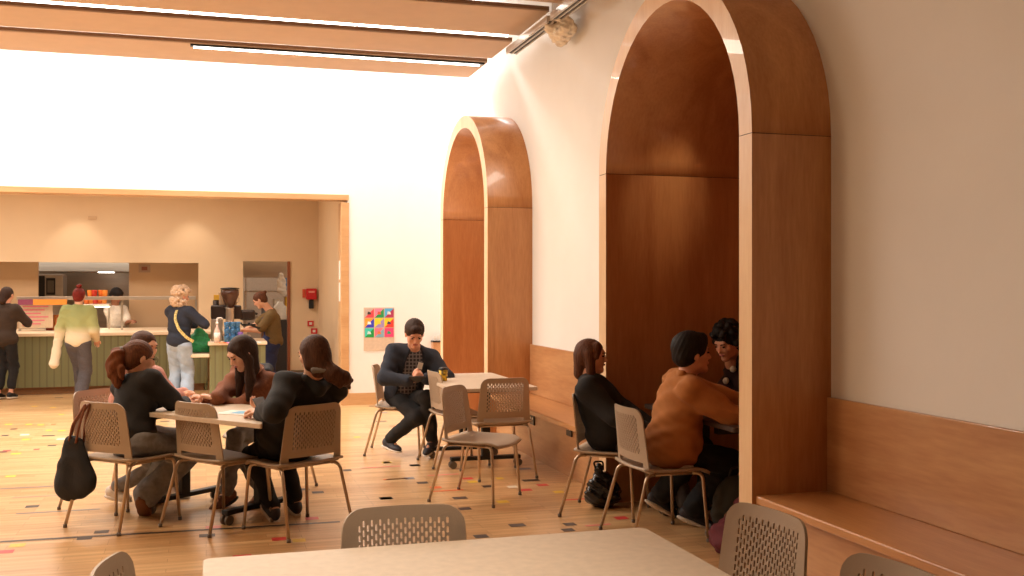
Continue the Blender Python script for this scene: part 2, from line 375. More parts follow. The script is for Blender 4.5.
# ============================================================ STACKING CHAIR
SH = .43; BH = .787
def bx_back(x, z):                      # y of the back shell
    t = (z-.42)/(BH-.42)
    return -.145 - .060*t + 1.0*x*x*(.4+.6*t)
def half_w(z): t = (z-.42)/(BH-.42); return .222 - .028*t
def make_chair():
    e = empty('stacking_chair')
    bm = bmesh.new()
    V = lambda x, z: bm.verts.new((x, bx_back(x, z), z))
    fx0, fx1, fz0, fz1 = -.15, .15, .515, .752
    nc, nr = 22, 8; pw = (fx1-fx0)/nc; ph = (fz1-fz0)/nr
    for i in range(nc):
        x0 = fx0+i*pw; x1 = x0+pw; xm = (x0+x1)/2
        off = ph*.5 if i % 2 else 0
        zz = [fz0+k*ph-off for k in range(nr+2)] if off else [fz0+k*ph for k in range(nr+1)]
        for k in range(len(zz)-1):
            a, c = max(zz[k], fz0), min(zz[k+1], fz1)
            if c-a < .004: continue
            if c-a < ph*.9:
                bm.faces.new([V(x0,a), V(x1,a), V(x1,c), V(x0,c)]); continue
            hw = pw*.29; hh = (c-a)/2-.0045; zm = (a+c)/2; q = hw*.6
            hole = [(xm+hw, zm-hh+q), (xm+hw, zm+hh-q), (xm+q*.4, zm+hh), (xm-q*.4, zm+hh), (xm-hw, zm+hh-q), (xm-hw, zm-hh+q), (xm-q*.4, zm-hh), (xm+q*.4, zm-hh)]
            h = [V(*p) for p in hole]; o = [V(x1,a), V(x1,c), V(x0,c), V(x0,a)]
            bm.faces.new([o[0], o[1], h[1], h[0]]); bm.faces.new([o[1], h[2], h[1]]); bm.faces.new([o[1], o[2], h[3], h[2]]); bm.faces.new([o[2], h[4], h[3]])
            bm.faces.new([o[2], o[3], h[5], h[4]]); bm.faces.new([o[3], h[6], h[5]]); bm.faces.new([o[3], o[0], h[7], h[6]]); bm.faces.new([o[0], h[0], h[7]])
    # border ring
    zb = .472; n = 72; outer, inner = [], []
    cr = .06
    def outer_pt(a):
        # superellipse-like rounded trapezoid by ray casting
        cx, cz = 0, (fz0+fz1)/2
        dx, dz = math.cos(a), math.sin(a); lo, hi = 0, .5
        def inside(x, z):
            if z > BH or z < zb: return False
            hw = half_w(z); ax = abs(x)
            if ax > hw: return False
            if z > BH-cr and ax > hw-cr: return (ax-(hw-cr))**2+(z-(BH-cr))**2 <= cr*cr
            return True
        for _ in range(30):
            md = (lo+hi)/2
            if inside(cx+dx*md, cz+dz*md): lo = md
            else: hi = md
        return cx+dx*lo, cz+dz*lo
    angs = [2*PI*k/n for k in range(n)]
    cz = (fz0+fz1)/2
    ca = math.atan2(fz1-cz, fx1)
    ob = math.atan2(zb-cz, half_w(zb))
    angs = sorted(set([round(a, 5) for a in angs] + [round(x % (2*PI), 5) for x in (ca, PI-ca, PI+ca, -ca, ob, PI-ob)]))
    for a in angs:
        dx, dz = math.cos(a), math.sin(a); s = min((fx1/abs(dx)) if abs(dx) > 1e-6 else 9, ((fz1-cz)/abs(dz)) if abs(dz) > 1e-6 else 9)
        inner.append((dx*s, cz+dz*s)); outer.append(outer_pt(a))
    rings = []
    for t in (0, .5, 1): rings.append([V(i[0]+(o[0]-i[0])*t, i[1]+(o[1]-i[1])*t) for i, o in zip(inner, outer)])
    N = len(angs)
    for r0, r1 in zip(rings, rings[1:]):
        for k in range(N): bm.faces.new([r0[k], r0[(k+1)%N], r1[(k+1)%N], r1[k]])
    # side stiles down to the seat
    for s in (-1, 1):
        prev = None
        for k in range(6):
            z = zb+.004-(zb+.004-.415)*k/5; hw = half_w(z)
            xin = hw-.05-.02*(k/5)**2
            yy = .0 if k < 4 else .012*(k-3)
            row = [bm.verts.new((s*xi, bx_back(xi, z)+yy, z)) for xi in (xin, (xin+hw)/2, hw)]
            if prev:
                for j in range(2): bm.faces.new([prev[j], prev[j+1], row[j+1], row[j]])
            prev = row
    bmesh.ops.remove_doubles(bm, verts=bm.verts[:], dist=.0004)
    o = obj('backrest', bm, m_taupe, e, smooth=False)
    sd = o.modifiers.new('thickness', 'SOLIDIFY'); sd.thickness = .009; sd.offset = 0
    # seat pan
    bm = bmesh.new(); nx, ny = 16, 16; top = []
    def seat_pt(i, j):
        a, c = -1+2*i/nx, -1+2*j/ny
        # squircle mapping
        x = a*math.sqrt(1-c*c*.16); y = c*math.sqrt(1-a*a*.12)
        hw = .215+.012*(1-c)/2
        z = SH-.012*(1-a*a)*(1-c*c)
        if c > .6: z -= .03*((c-.6)/.4)**2
        if c < -.7: z += .012*((-.7-c)/.3)
        z += .006*a*a
        return (x*hw/.93, y*.225+.06, z)
    g = [[bm.verts.new(seat_pt(i, j)) for j in range(ny+1)] for i in range(nx+1)]
    for i in range(nx):
        for j in range(ny): bm.faces.new([g[i][j], g[i+1][j], g[i+1][j+1], g[i][j+1]])
    o = obj('seat', bm, m_taupe, e, smooth=True)
    sd = o.modifiers.new('thickness', 'SOLIDIFY'); sd.thickness = .016; sd.offset = -1
    # tube frame
    bm = bmesh.new()
    for s in (-1, 1): tube(bm, [(s*.185, -.11, .403), (s*.185, .21, .400)], .009, 8)
    tube(bm, [(-.185, .18, .4), (.185, .18, .4)], .008, 8); tube(bm, [(-.185, -.08, .402), (.185, -.08, .402)], .008, 8)
    obj('seat_frame', bm, m_leg, e)
    for sx in (-1, 1):
        for sy in (-1, 1):
            bm = bmesh.new()
            yt = -.13 if sy < 0 else .215
            pts = fillet([(sx*.185, yt-sy*.05, .402), (sx*.208, yt+sy*.005, .405), (sx*.236, sy*.245, .008)], .045, 6)
            tube(bm, pts, .0105, 10)
            l = obj('leg', bm, m_leg, e)
            bm = bmesh.new(); lathe(bm, [(.0125, 0), (.0125, .02)], (sx*.236, sy*.245, 0), 10); obj('foot_cap', bm, m_castor, l)
    return e
proto = make_chair(); used = [False]
def place_chair(cx, cz, fx, fz, label, group='stacking chairs'):
    """cx,cz: centre of the feet; fx,fz facing, both in lateral/depth terms"""
    o = proto if not used[0] else copy_tree(proto); used[0] = True
    p = cw(cx, cz); d = cdir(fx, fz); o.location = (p.x, p.y, 0)
    o.rotation_euler = (0, 0, math.atan2(d.y, d.x)-PI/2)
    tag(o, label, 'chair', group); return o
place_chair(-2.46, 6.49, .22, .42, 'taupe perforated chair with a black tote hanging from its back corner')          # A
place_chair(-1.86, 6.46, .27, .385, 'empty taupe perforated chair tucked at the shared table between two seated women')  # B
place_chair(-1.32, 6.34, -.353, .34, 'taupe perforated chair under the woman in the black hoodie')                    # C
place_chair(-1.80, 7.62, -.25, -.42, 'taupe perforated chair mostly hidden behind the woman in the brown top')                # D
place_chair(-2.73, 7.02, .42, -.17, 'taupe perforated chair under the woman in the pink jacket')                         # E
place_chair(-.26, 7.26, .45, -.19, 'empty taupe chair pulled out in front of the middle table, seat facing the arch')      # F
place_chair(-.11, 8.17, -.16, .45, 'empty taupe chair tucked under the middle table, back to the viewer')              # G
place_chair(-.50, 8.72, .45, .17, 'empty taupe chair at the end of the middle table, beside the man with the phone')       # H
place_chair(-1.06, 9.30, .45, .0, 'taupe chair under the man looking at his phone')                                     # I
place_chair(.62, 6.82, .45, -.16, 'taupe chair under the woman with bobbed hair by the big arch')                        # J
place_chair(.85, 6.17, .45, .14, 'taupe chair under the man in the tan jacket')                                         # K
# near chairs
def near_chair(uv0, uv1, inward, label):
    a, c = G(*uv0, BH), G(*uv1, BH); mid = (a+c)/2; d = (c-a); d.z = 0; d.normalize()
    f = Vector((-d.y, d.x, 0))
    cm = cw(inward[0], inward[1])
    if f.dot(cm-mid) < 0: f = -f
    loc = mid + f*.19
    o = copy_tree(proto); o.location = (loc.x, loc.y, 0); o.rotation_euler = (0,0,math.atan2(f.y, f.x)-PI/2)
    tag(o, label, 'chair', 'stacking chairs'); return o
near_chair((341, 509), (464, 503), (-.2, 2.2), 'taupe perforated chair on the far side of the large foreground table')
near_chair((735, 499), (813, 523), (0, 2.4), 'taupe perforated chair between the foreground table and the near wall bench')
near_chair((866, 553), (945, 580), (0, 1.9), 'taupe chair in front of the near bench, mostly cut off by the frame')
near_chair((119, 549), (86, 585), (0, 2.4), 'taupe chair at the opposite end of the foreground table from the wall bench')

# ============================================================ TABLES
def table(name, poly, z, label, legs, axis, thick=.028):
    c = sum((Vector((*p, 0)) for p in poly), Vector())/len(poly)
    e = empty(name, (c.x, c.y, 0), label=label, cat='table')
    bm = bmesh.new(); prism(bm, [(x-c.x, y-c.y) for x, y in round_poly(poly, .03)], z-thick, z, 0)
    for f in bm.faces:
        if abs(f.normal.z) < .5: f.material_index = 1
    obj('tabletop', bm, [m_top, m_topedge], e, bevel=.003)
    ax = Vector(axis).normalized()
    for L in legs:
        p = Vector((L[0]-c.x, L[1]-c.y, 0))
        bm = bmesh.new(); s = Vector((-ax.y, ax.x, 0))
        def obx(cen, hx, hy, z0, z1):
            vs = box(bm, -hx, hx, -hy, hy, z0, z1)
            for v in vs: v.co = cen + ax*v.co.x + s*v.co.y + Vector((0,0,v.co.z))
        obx(p, .035, .028, .08, z-thick)
        lg = obj('pedestal', bm, m_black, e, bevel=.006)
        bm = bmesh.new(); obx(p, .30, .028, .062, .095); obj('foot_bar', bm, m_black, lg, bevel=.008)
        for t in (-.28, .28):
            q = p+ax*t; bm = bmesh.new()
            tube(bm, [q+s*.03+Vector((0,0,.032)), q+s*.012+Vector((0,0,.032))], .031, 16); tube(bm, [q-s*.03+Vector((0,0,.032)), q-s*.012+Vector((0,0,.032))], .031, 16)
            tube(bm, [q+Vector((0,0,.03)), q+Vector((0,0,.065))], .009, 8); tube(bm, [q-s*.03+Vector((0,0,.032)), q+s*.03+Vector((0,0,.032))], .008, 8)
            obj('castor', bm, m_castor, lg)
        bm = bmesh.new(); obx(p, .25, .03, z-thick-.05, z-thick-.001); obj('top_bracket', bm, m_black, lg)
    return e
ZT1 = .70
def pl(*pts): return [tuple(cw(*p)[:2]) for p in pts]
# shared table on the left
t1 = pl((-2.33,6.52), (-1.45,5.95), (-1.66,6.85), (-2.30,7.32))
dx = cdir(.34, .52)
table('flip_top_table', t1, ZT1, 'white flip-top table with four women seated round it', [cw(-1.64,6.68)[:], cw(-2.24,7.0)[:]], (dx.x, dx.y, 0))
t2 = pl((.21,8.175), (-.19,9.53), (-.86,9.33), (-.46,7.98))
a2 = cdir(.96, .28)
table('flip_top_table', t2, ZT1, 'white flip-top table in the middle with a yellow cup on it', [cw(-.22,8.52)[:], cw(-.43,9.05)[:]], (a2.x, a2.y, 0))
c0, c1 = cw(-.909,3.015), cw(.436,3.41); e1 = (c1-c0).normalized(); e2 = Vector((e1.y, -e1.x, 0))
q0, q1 = c0, c0+e1*1.405
t3 = [tuple(q0[:2]), tuple((q0+e2*1.4)[:2]), tuple((q1+e2*1.4)[:2]), tuple(q1[:2])]
table('flip_top_table', t3, ZT1, 'large bare cream table filling the foreground', [tuple((q0+e1*.3+e2*.7)[:]), tuple((q0+e1*1.1+e2*.7)[:])], tuple(e2))
t4 = [(2.86,5.2), (3.46,5.2), (3.46,6.45), (2.86,6.45)]
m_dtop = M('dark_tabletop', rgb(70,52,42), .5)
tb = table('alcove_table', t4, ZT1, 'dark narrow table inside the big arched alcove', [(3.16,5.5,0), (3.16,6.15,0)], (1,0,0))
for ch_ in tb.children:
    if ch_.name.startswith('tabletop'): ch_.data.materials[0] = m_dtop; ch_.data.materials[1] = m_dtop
# ============================================================ SIGNED-DISTANCE MODELLING (people, bags)
def V3(x): return np.array(x, dtype=np.float32)
def nrm(v): v = np.asarray(v, dtype=float); return v/ (np.linalg.norm(v)+1e-9)
class Prim:
    def __init__(s, kind, a, b=None, r1=.1, r2=None, R=None, rad=None, k=.02, sub=False, mat=0):
        s.kind, s.a, s.b, s.r1, s.r2, s.R, s.rad, s.k, s.sub = kind, np.array(a, float), None if b is None else np.array(b, float), r1, r1 if r2 is None else r2, R, rad, k, sub
    def bounds(s):
        if s.kind == 'c':
            m = max(s.r1, s.r2); return np.minimum(s.a, s.b)-m, np.maximum(s.a, s.b)+m
        m = max(s.rad); return s.a-m, s.a+m
    def dist(s, X, Y, Z):
        if s.kind == 'c':
            ab = s.b-s.a; L = float(ab@ab)+1e-12
            px, py, pz = X-s.a[0], Y-s.a[1], Z-s.a[2]
            t = np.clip((px*ab[0]+py*ab[1]+pz*ab[2])/L, 0, 1)
            if s.rad is not None:           # flattened along axis R with factor rad
                n, q = s.R, s.rad
                dx, dy, dz = px-t*ab[0], py-t*ab[1], pz-t*ab[2]
                h = dx*n[0]+dy*n[1]+dz*n[2]
                d2 = dx*dx+dy*dy+dz*dz - h*h + (h/q)**2
                return (np.sqrt(d2) - (s.r1+(s.r2-s.r1)*t))*min(1, (q+1)/2)
            return np.sqrt((px-t*ab[0])**2+(py-t*ab[1])**2+(pz-t*ab[2])**2) - (s.r1+(s.r2-s.r1)*t)
        R = s.R; px, py, pz = X-s.a[0], Y-s.a[1], Z-s.a[2]
        q = [(px*R[0][i]+py*R[1][i]+pz*R[2][i]) for i in range(3)] if R is not None else [px, py, pz]
        k0 = np.sqrt(sum((q[i]/s.rad[i])**2 for i in range(3))); k1 = np.sqrt(sum((q[i]/s.rad[i]**2)**2 for i in range(3)))
        return k0*(k0-1)/(k1+1e-6)
def cap(a, b, r1, r2=None, k=.02, sub=False): return Prim('c', a, b, r1, r2, k=k, sub=sub)
def fcap(a, b, r1, r2, n, q, k=.02, sub=False): return Prim('c', a, b, r1, r2, R=nrm(n), rad=None, k=k, sub=sub) if q is None else _fc(a, b, r1, r2, n, q, k, sub)
def _fc(a, b, r1, r2, n, q, k, sub):
    p = Prim('c', a, b, r1, r2, R=nrm(n), k=k, sub=sub); p.rad = q; p.bounds = lambda: (np.minimum(p.a, p.b)-max(r1, r2), np.maximum(p.a, p.b)+max(r1, r2)); return p
def ell(c, rad, R=None, k=.02, sub=False): return Prim('e', c, rad=list(rad), R=R, k=k, sub=sub)
def sdf_mesh(prims, vox, fold=None, clip=None):
    lo = np.min([p.bounds()[0] for p in prims if not p.sub], 0)-3*vox; hi = np.max([p.bounds()[1] for p in prims if not p.sub], 0)+3*vox
    n = np.ceil((hi-lo)/vox).astype(int)+1
    f = np.full(n, .06, np.float32)
    ax = [lo[i]+vox*np.arange(n[i], dtype=np.float32) for i in range(3)]
    for p in prims:
        a, b = p.bounds(); m = p.k+.03
        i0 = np.maximum(0, np.floor((a-m-lo)/vox).astype(int)); i1 = np.minimum(n, np.ceil((b+m-lo)/vox).astype(int)+1)
        if (i1 <= i0).any(): continue
        sl = tuple(slice(i0[i], i1[i]) for i in range(3))
        X, Y, Z = ax[0][sl[0]][:,None,None].astype(np.float32), ax[1][sl[1]][None,:,None].astype(np.float32), ax[2][sl[2]][None,None,:].astype(np.float32)
        d = p.dist(X, Y, Z).astype(np.float32); g = f[sl]; k = max(p.k, 1e-4)
        if p.sub:
            d = -d; h = np.clip(.5-.5*(d*-1+g)/k*-1*-1, 0, 1) if False else np.clip(.5+.5*(d-g)/k, 0, 1)
            f[sl] = g*(1-h)+d*h + k*h*(1-h)
        else:
            h = np.clip(.5+.5*(g-d)/k, 0, 1); f[sl] = g*(1-h)+d*h - k*h*(1-h)
    X, Y, Z = np.meshgrid(*ax, indexing='ij', sparse=True)
    if fold is not None: f = f + fold(X, Y, Z).astype(np.float32)
    if clip is not None:
        for (pt, nn) in clip:                      # keep the side the normal points away from
            f = np.maximum(f, (X-pt[0])*nn[0]+(Y-pt[1])*nn[1]+(Z-pt[2])*nn[2])
    f[0] = f[-1] = .05; f[:,0] = f[:,-1] = .05; f[:,:,0] = f[:,:,-1] = .05
    s = f < 0
    c = s[:-1,:-1,:-1].astype(np.int8)
    tot = np.zeros_like(c)
    for dx in (0,1):
        for dy in (0,1):
            for dz in (0,1): tot += s[dx:n[0]-1+dx, dy:n[1]-1+dy, dz:n[2]-1+dz]
    I, J, K = np.nonzero((tot > 0) & (tot < 8))
    idx = np.full(tot.shape, -1, np.int64); idx[I,J,K] = np.arange(len(I))
    acc = np.zeros((len(I), 3)); cnt = np.zeros(len(I))
    corners = [(x,y,z) for x in (0,1) for y in (0,1) for z in (0,1)]
    for a in corners:
        for ax_ in range(3):
            if a[ax_]: continue
            b = list(a); b[ax_] = 1
            fa = f[I+a[0], J+a[1], K+a[2]]; fb = f[I+b[0], J+b[1], K+b[2]]
            m = (fa < 0) != (fb < 0); t = np.where(m, fa/(fa-fb+1e-12), 0)
            for i in range(3): acc[:,i] += np.where(m, a[i]+(t if i == ax_ else 0), 0)
            cnt += m
    base = np.stack([I,J,K], 1)
    verts = lo + vox*(base + acc/np.maximum(cnt,1)[:,None])
    faces = []
    for ax_ in range(3):
        o = [(1,2),(2,0),(0,1)][ax_]
        sl0 = [slice(0,n[i]) for i in range(3)]; sl1 = list(sl0); sl0[ax_] = slice(0,n[ax_]-1); sl1[ax_] = slice(1,n[ax_])
        d = s[tuple(sl0)] != s[tuple(sl1)]
        E = np.stack(np.nonzero(d), 1)
        E = E[(E[:,o[0]] > 0) & (E[:,o[1]] > 0) & (E[:,o[0]] < n[o[0]]-1) & (E[:,o[1]] < n[o[1]]-1)]
        flip = s[E[:,0],E[:,1],E[:,2]]
        q = []
        for du, dv in ((1,1),(0,1),(0,0),(1,0)):
            c2 = E.copy(); c2[:,o[0]] -= du; c2[:,o[1]] -= dv; q.append(idx[c2[:,0],c2[:,1],c2[:,2]])
        q = np.stack(q, 1); q[~flip] = q[~flip][:, ::-1]
        faces.append(q[(q >= 0).all(1)])
    return verts, np.concatenate(faces)
def sdf_obj(name, prims, vox, mat, parent, origin, fold=None, clip=None):
    v, fc = sdf_mesh(prims, vox, fold, clip)
    if len(v) < 8: return None
    v = v - np.array(origin)
    # keep the largest shells only (drop stray specks)
    me = bpy.data.meshes.new(name)
    me.vertices.add(len(v)); me.vertices.foreach_set('co', v.astype(np.float32).ravel())
    me.loops.add(len(fc)*4); me.loops.foreach_set('vertex_index', fc.astype(np.int32).ravel())
    me.polygons.add(len(fc)); me.polygons.foreach_set('loop_start', np.arange(0, len(fc)*4, 4, dtype=np.int32))
    try: me.polygons.foreach_set('loop_total', np.full(len(fc), 4, np.int32))
    except Exception: pass
    me.polygons.foreach_set('use_smooth', np.ones(len(fc), bool))
    me.update(calc_edges=True); me.validate(); me.materials.append(mat)
    o = bpy.data.objects.new(name, me); link(o, parent)
    return o
def folds(amp, f=46.0, seed=0):
    a = rng.uniform(0, 6, 8)
    def fn(X, Y, Z):
        w = np.sin(9*X+a[0]+2*np.sin(7*Z+a[1]))+np.sin(8*Y+a[2])
        return amp*(np.sin(f*(.5*X+.4*Y+Z)+2.2*w+a[3])*.6 + np.sin(f*.7*(X-.6*Z+.3*Y)+1.7*w+a[4])*.5 + .25*np.sin(f*2.1*(Z+.3*X-.5*Y)+a[5]+w))
    return fn
def strands(amp, C, U, f=70):
    U = nrm(U); A = nrm(np.cross(U, [.3,.7,.1])); B = np.cross(U, A); ph = rng.uniform(0, 6, 3)
    def fn(X, Y, Z):
        x, y, z = X-C[0], Y-C[1], Z-C[2]
        u = x*A[0]+y*A[1]+z*A[2]; v = x*B[0]+y*B[1]+z*B[2]; h = x*U[0]+y*U[1]+z*U[2]
        t = np.arctan2(v, u)+1.2*h+.4*np.sin(14*h+ph[1])
        return amp*(np.sin(f*.5*t+ph[0])*.6+np.sin(f*.27*t+ph[2]+4*h)*.8)
    return fn
# ------------------------------------------------------------ materials for people
def skin(name, c): 
    m = M(name, rgb(*c), .55, var=.05, scale=25); m.node_tree.nodes['Principled BSDF'].inputs['Subsurface Weight'].default_value = .08; return m
m_skinA = skin('skin_light', (226,172,142)); m_skinB = skin('skin_rosy', (222,160,130)); m_skinC = skin('skin_brown', (150,98,70))
def cloth(name, c, var=.12, scale=60, bump=.25, rough=.9, **k): return M(name, rgb(*c), rough, var=var, scale=scale, bump=bump, dist=.004, **k)
def hairm(name, c):
    m = M(name, rgb(*c), .62, var=.4, scale=150, bump=.6, stretch=(1,1,.08), dist=.003); m.node_tree.nodes['Principled BSDF'].inputs['Specular IOR Level'].default_value = .25; return m
h_brown = hairm('hair_brown', (74,44,28)); h_dark = hairm('hair_dark_brown', (52,32,22)); h_black = hairm('hair_black', (26,20,18)); h_aub = hairm('hair_auburn', (112,62,34)); h_red = hairm('hair_red', (112,30,22)); h_grey = hairm('hair_ash_blond', (206,178,150)); h_mid = hairm('hair_chestnut', (92,54,34))
c_black = cloth('black_knit', (30,27,27)); c_navy = cloth('navy_knit', (36,40,52)); c_brown = cloth('brown_corduroy', (124,72,44), .2, 120, .5, stretch=(1,1,.3)); c_tan = cloth('tan_suede', (176,112,58), .08, 14, .3)
c_pink = cloth('pink_cotton', (206,150,138)); c_denim = cloth('grey_denim', (132,130,130), .15, 40); c_blue = cloth('pale_denim', (156,172,190), .2, 9); c_blackt = cloth('black_trousers', (26,25,27)); c_charcoal = cloth('charcoal_trousers', (84,80,84)); c_olive = cloth('olive_cotton', (112,90,54)); c_apron = cloth('navy_apron', (40,48,86)); c_white = cloth('white_cotton', (218,206,192)); c_maroon = cloth('maroon_knit', (48,22,24)); c_dkolive = cloth('dark_brown_jacket', (58,44,34))
s_brown = M('brown_suede', rgb(122,76,44), .7); s_white = M('white_canvas', rgb(226,216,204), .6); s_dark = M('dark_sneaker', rgb(44,44,54), .6); s_sole = M('shoe_sole', rgb(218,208,196), .6); s_blk = M('black_rubber', rgb(22,21,22), .6)
m_lip = M('lips', rgb(176,92,84), .5); m_eye = M('dark_iris', rgb(34,24,20), .2); m_eyew = M('eye_white', rgb(226,214,204), .3); m_tie = M('hair_tie', rgb(110,104,100), .6)
# plaid shirt
m_plaid, nt, b = base_mat('plaid_shirt', rgb(60,58,66), .85); tc = nt.nodes.new('ShaderNodeTexCoord')
fac = None
for d in ('X', 'Z'):
    wv = nt.nodes.new('ShaderNodeTexWave'); wv.bands_direction = d; wv.inputs['Scale'].default_value = 10; wv.inputs['Distortion'].default_value = 1.2
    nt.links.new(tc.outputs['Object'], wv.inputs['Vector'])
    pw_ = nt.nodes.new('ShaderNodeMath'); pw_.operation = 'POWER'; pw_.inputs[1].default_value = 4; nt.links.new(wv.outputs['Fac'], pw_.inputs[0])
    if fac is None: fac = pw_
    else:
        ad = nt.nodes.new('ShaderNodeMath'); ad.operation = 'MAXIMUM'; nt.links.new(fac.outputs[0], ad.inputs[0]); nt.links.new(pw_.outputs[0], ad.inputs[1]); fac = ad
rp = nt.nodes.new('ShaderNodeValToRGB'); rp.color_ramp.elements[0].color = rgb(44,42,52); rp.color_ramp.elements[1].color = rgb(134,126,126)
nt.links.new(fac.outputs[0], rp.inputs[0]); nt.links.new(rp.outputs[0], b.inputs['Base Color'])
# dip-dyed green and cream jumper (dye follows the height of the garment)
m_dip, nt, b = base_mat('dip_dyed_jumper', rgb(150,160,80), .9); tc = nt.nodes.new('ShaderNodeTexCoord'); sx = nt.nodes.new('ShaderNodeSeparateXYZ')
nt.links.new(tc.outputs['Object'], sx.inputs[0]); rp = nt.nodes.new('ShaderNodeValToRGB')
mr = nt.nodes.new('ShaderNodeMapRange'); mr.inputs['From Min'].default_value = .55; mr.inputs['From Max'].default_value = 1.3; nt.links.new(sx.outputs['Z'], mr.inputs[0]); nt.links.new(mr.outputs[0], rp.inputs[0])
e = rp.color_ramp.elements; e[0].position = 0; e[0].color = rgb(226,214,188); e[1].position = 1; e[1].color = rgb(142,152,98)
q = rp.color_ramp.elements.new(.47); q.color = rgb(224,212,182); q = rp.color_ramp.elements.new(.6); q.color = rgb(166,174,120)
nt.links.new(rp.outputs[0], b.inputs['Base Color'])

def ik(a, t, l1, l2, hint):
    a, t, hint = np.array(a, float), np.array(t, float), np.array(hint, float)
    d = t-a; L = np.linalg.norm(d); Lm = (l1+l2)*.995
    if L > Lm: t = a+d*Lm/L; d = t-a; L = Lm
    u = d/L; x = (l1*l1-l2*l2+L*L)/(2*L); h = math.sqrt(max(l1*l1-x*x, 0))
    n = hint-u*(hint@u); n = nrm(n); return a+u*x+n*h, t
def person(label, hip, neck, fwd, head, look, hands, feet, vox=.0065, sc_=1.0, skin_m=m_skinA, top=c_black, bottom=c_blackt, shoe=s_dark, sole=s_sole,
           hair=None, hair_m=h_brown, elbow=((0,0,-1),(0,0,-1)), knee=None, top_g=.016, leg_r=(.078,.058,.05), handdir=None, palm=None, curl=.7, tilt=0.0,
           toe=None, hem=.02, jacket=None, boxy=0.0, sleeves=True, bare_ankle=False, extra=None, group=None, fold_amp=.0045, arm_g=1.0, long_top=None, parts=None, shoulder=.155):
    hip, neck, head = np.array(hip, float), np.array(neck, float), np.array(head, float)
    e = empty('person', (hip[0], hip[1], 0), label=label, cat='person'); O = (hip[0], hip[1], 0)
    if group: e['group'] = group
    up = nrm(neck-hip); F = np.array(fwd, float); F = nrm(F-up*(F@up)); R = np.cross(F, up)
    k = sc_
    # head frame
    hf = nrm(look); hu0 = np.array([0,0,1.0])+tilt*R; hr = nrm(np.cross(hf, hu0)); hu = np.cross(hr, hf)
    HM = np.stack([hr, hf, hu], 1)          # local (x right, y forward, z up) -> world
    def H(x, y, z): return head + HM@(np.array([x, y, z])*k)
    def He(c, rad, kk=.02, sub=False): return ell(H(*c), [r*k for r in rad], R=HM, k=kk, sub=sub)
    def Hc(a, b, r1, r2=None, kk=.01, sub=False): return cap(H(*a), H(*b), r1*k, (r1 if r2 is None else r2)*k, k=kk, sub=sub)
    nb = neck
    body = [He((0,-.012,.022), (.071,.090,.082)), He((0,.022,-.025), (.056,.062,.080)), Hc((-.035,.012,-.068),(0,.058,-.088),.018,.018,.02), Hc((.035,.012,-.068),(0,.058,-.088),.018,.018,.02),
            He((0,.066,-.088), (.02,.017,.016)), Hc((0,.080,.012),(0,.097,-.022),.007,.0115,.008), Hc((-.012,.086,-.026),(.012,.086,-.026),.008,.008,.006),
            Hc((-.032,.070,.030),(.032,.070,.030),.012,.012,.014), He((-.036,.05,-.018),(.022,.022,.02)), He((.036,.05,-.018),(.022,.022,.02)),
            He((-.031,.092,.008),(.017,.012,.011),.01,True), He((.031,.092,.008),(.017,.012,.011),.01,True),
            Hc((-.018,.080,-.052),(.018,.080,-.052),.008,.008,.006), He((.073,-.004,-.006),(.009,.019,.030),.006), He((-.073,-.004,-.006),(.009,.019,.030),.006)]
    nt_ = H(0,-.022,-.06)
    body += [cap(nt_, nb-up*.02, .050*k, .056*k, k=.03)]
    shL, shR = nb-up*.052*k-R*shoulder*k, nb-up*.052*k+R*shoulder*k
    body += [cap(nb-up*.02, shL, .045*k, .042*k, k=.03), cap(nb-up*.02, shR, .045*k, .042*k, k=.03)]
    L = np.linalg.norm(neck-hip)
    TM = np.stack([R, F, up], 1)
    chest, waist = hip+up*L*.68+F*.0, hip+up*L*.36
    body += [ell(chest, [.135*k,.085*k,.15*k], R=TM, k=.04), ell(waist, [.12*k,.08*k,.14*k], R=TM, k=.05), ell(hip, [.13*k,.09*k,.1*k], R=TM, k=.05)]
    tp = [ell(chest, [(.140*k+top_g), (.094*k+top_g), .165*k], R=TM, k=.05), ell(waist, [.122*k+top_g, .088*k+top_g, .16*k], R=TM, k=.06), ell(hip+up*.02, [.142*k+top_g, .108*k+top_g, .10*k+hem], R=TM, k=.05),
          cap(nb+up*.005, nb-up*.03, .055*k, .062*k, k=.02), cap(nb-up*.030*k, shL, .058*k, .052*k+top_g*.4, k=.04), cap(nb-up*.030*k, shR, .055*k, .052*k+top_g*.4, k=.04)]
    if long_top: tp.append(ell(hip-up*long_top*.5, [.150*k+top_g, .115*k+top_g, .09*k+long_top], R=TM, k=.05))
    if boxy:
        tp.append(ell(hip+up*L*.40+F*.01, [.135*k+boxy, .100*k+boxy, .21*k], R=TM, k=.06)); tp.append(ell(hip+up*.03+F*.03, [.150*k+boxy*.9, .125*k+boxy, .11*k+hem], R=TM, k=.06))
    arms = []
    for i, (sh, tg) in enumerate(((shL, hands[0]), (shR, hands[1]))):
        side = -1 if i == 0 else 1
        tg = np.array(tg, float); el, wr = ik(sh, tg, .27*k, .235*k, elbow[i])
        fd = nrm(wr-el); hd = nrm(handdir[i]) if handdir is not None and handdir[i] is not None else fd
        pn = np.array(palm[i] if palm is not None else (0,0,-1.0), float); pn = nrm(pn-hd*(pn@hd)); sd = np.cross(hd, pn)*(-side)   # thumb side
        sd = nrm(sd)
        body += [cap(sh, el, .043*k, .036*k), cap(el, wr, .036*k, .024*k)]
        pc = wr+hd*.045*k
        body += [_fc(wr, wr+hd*.075*k, .026*k, .036*k, pn, .42, .012, False)]
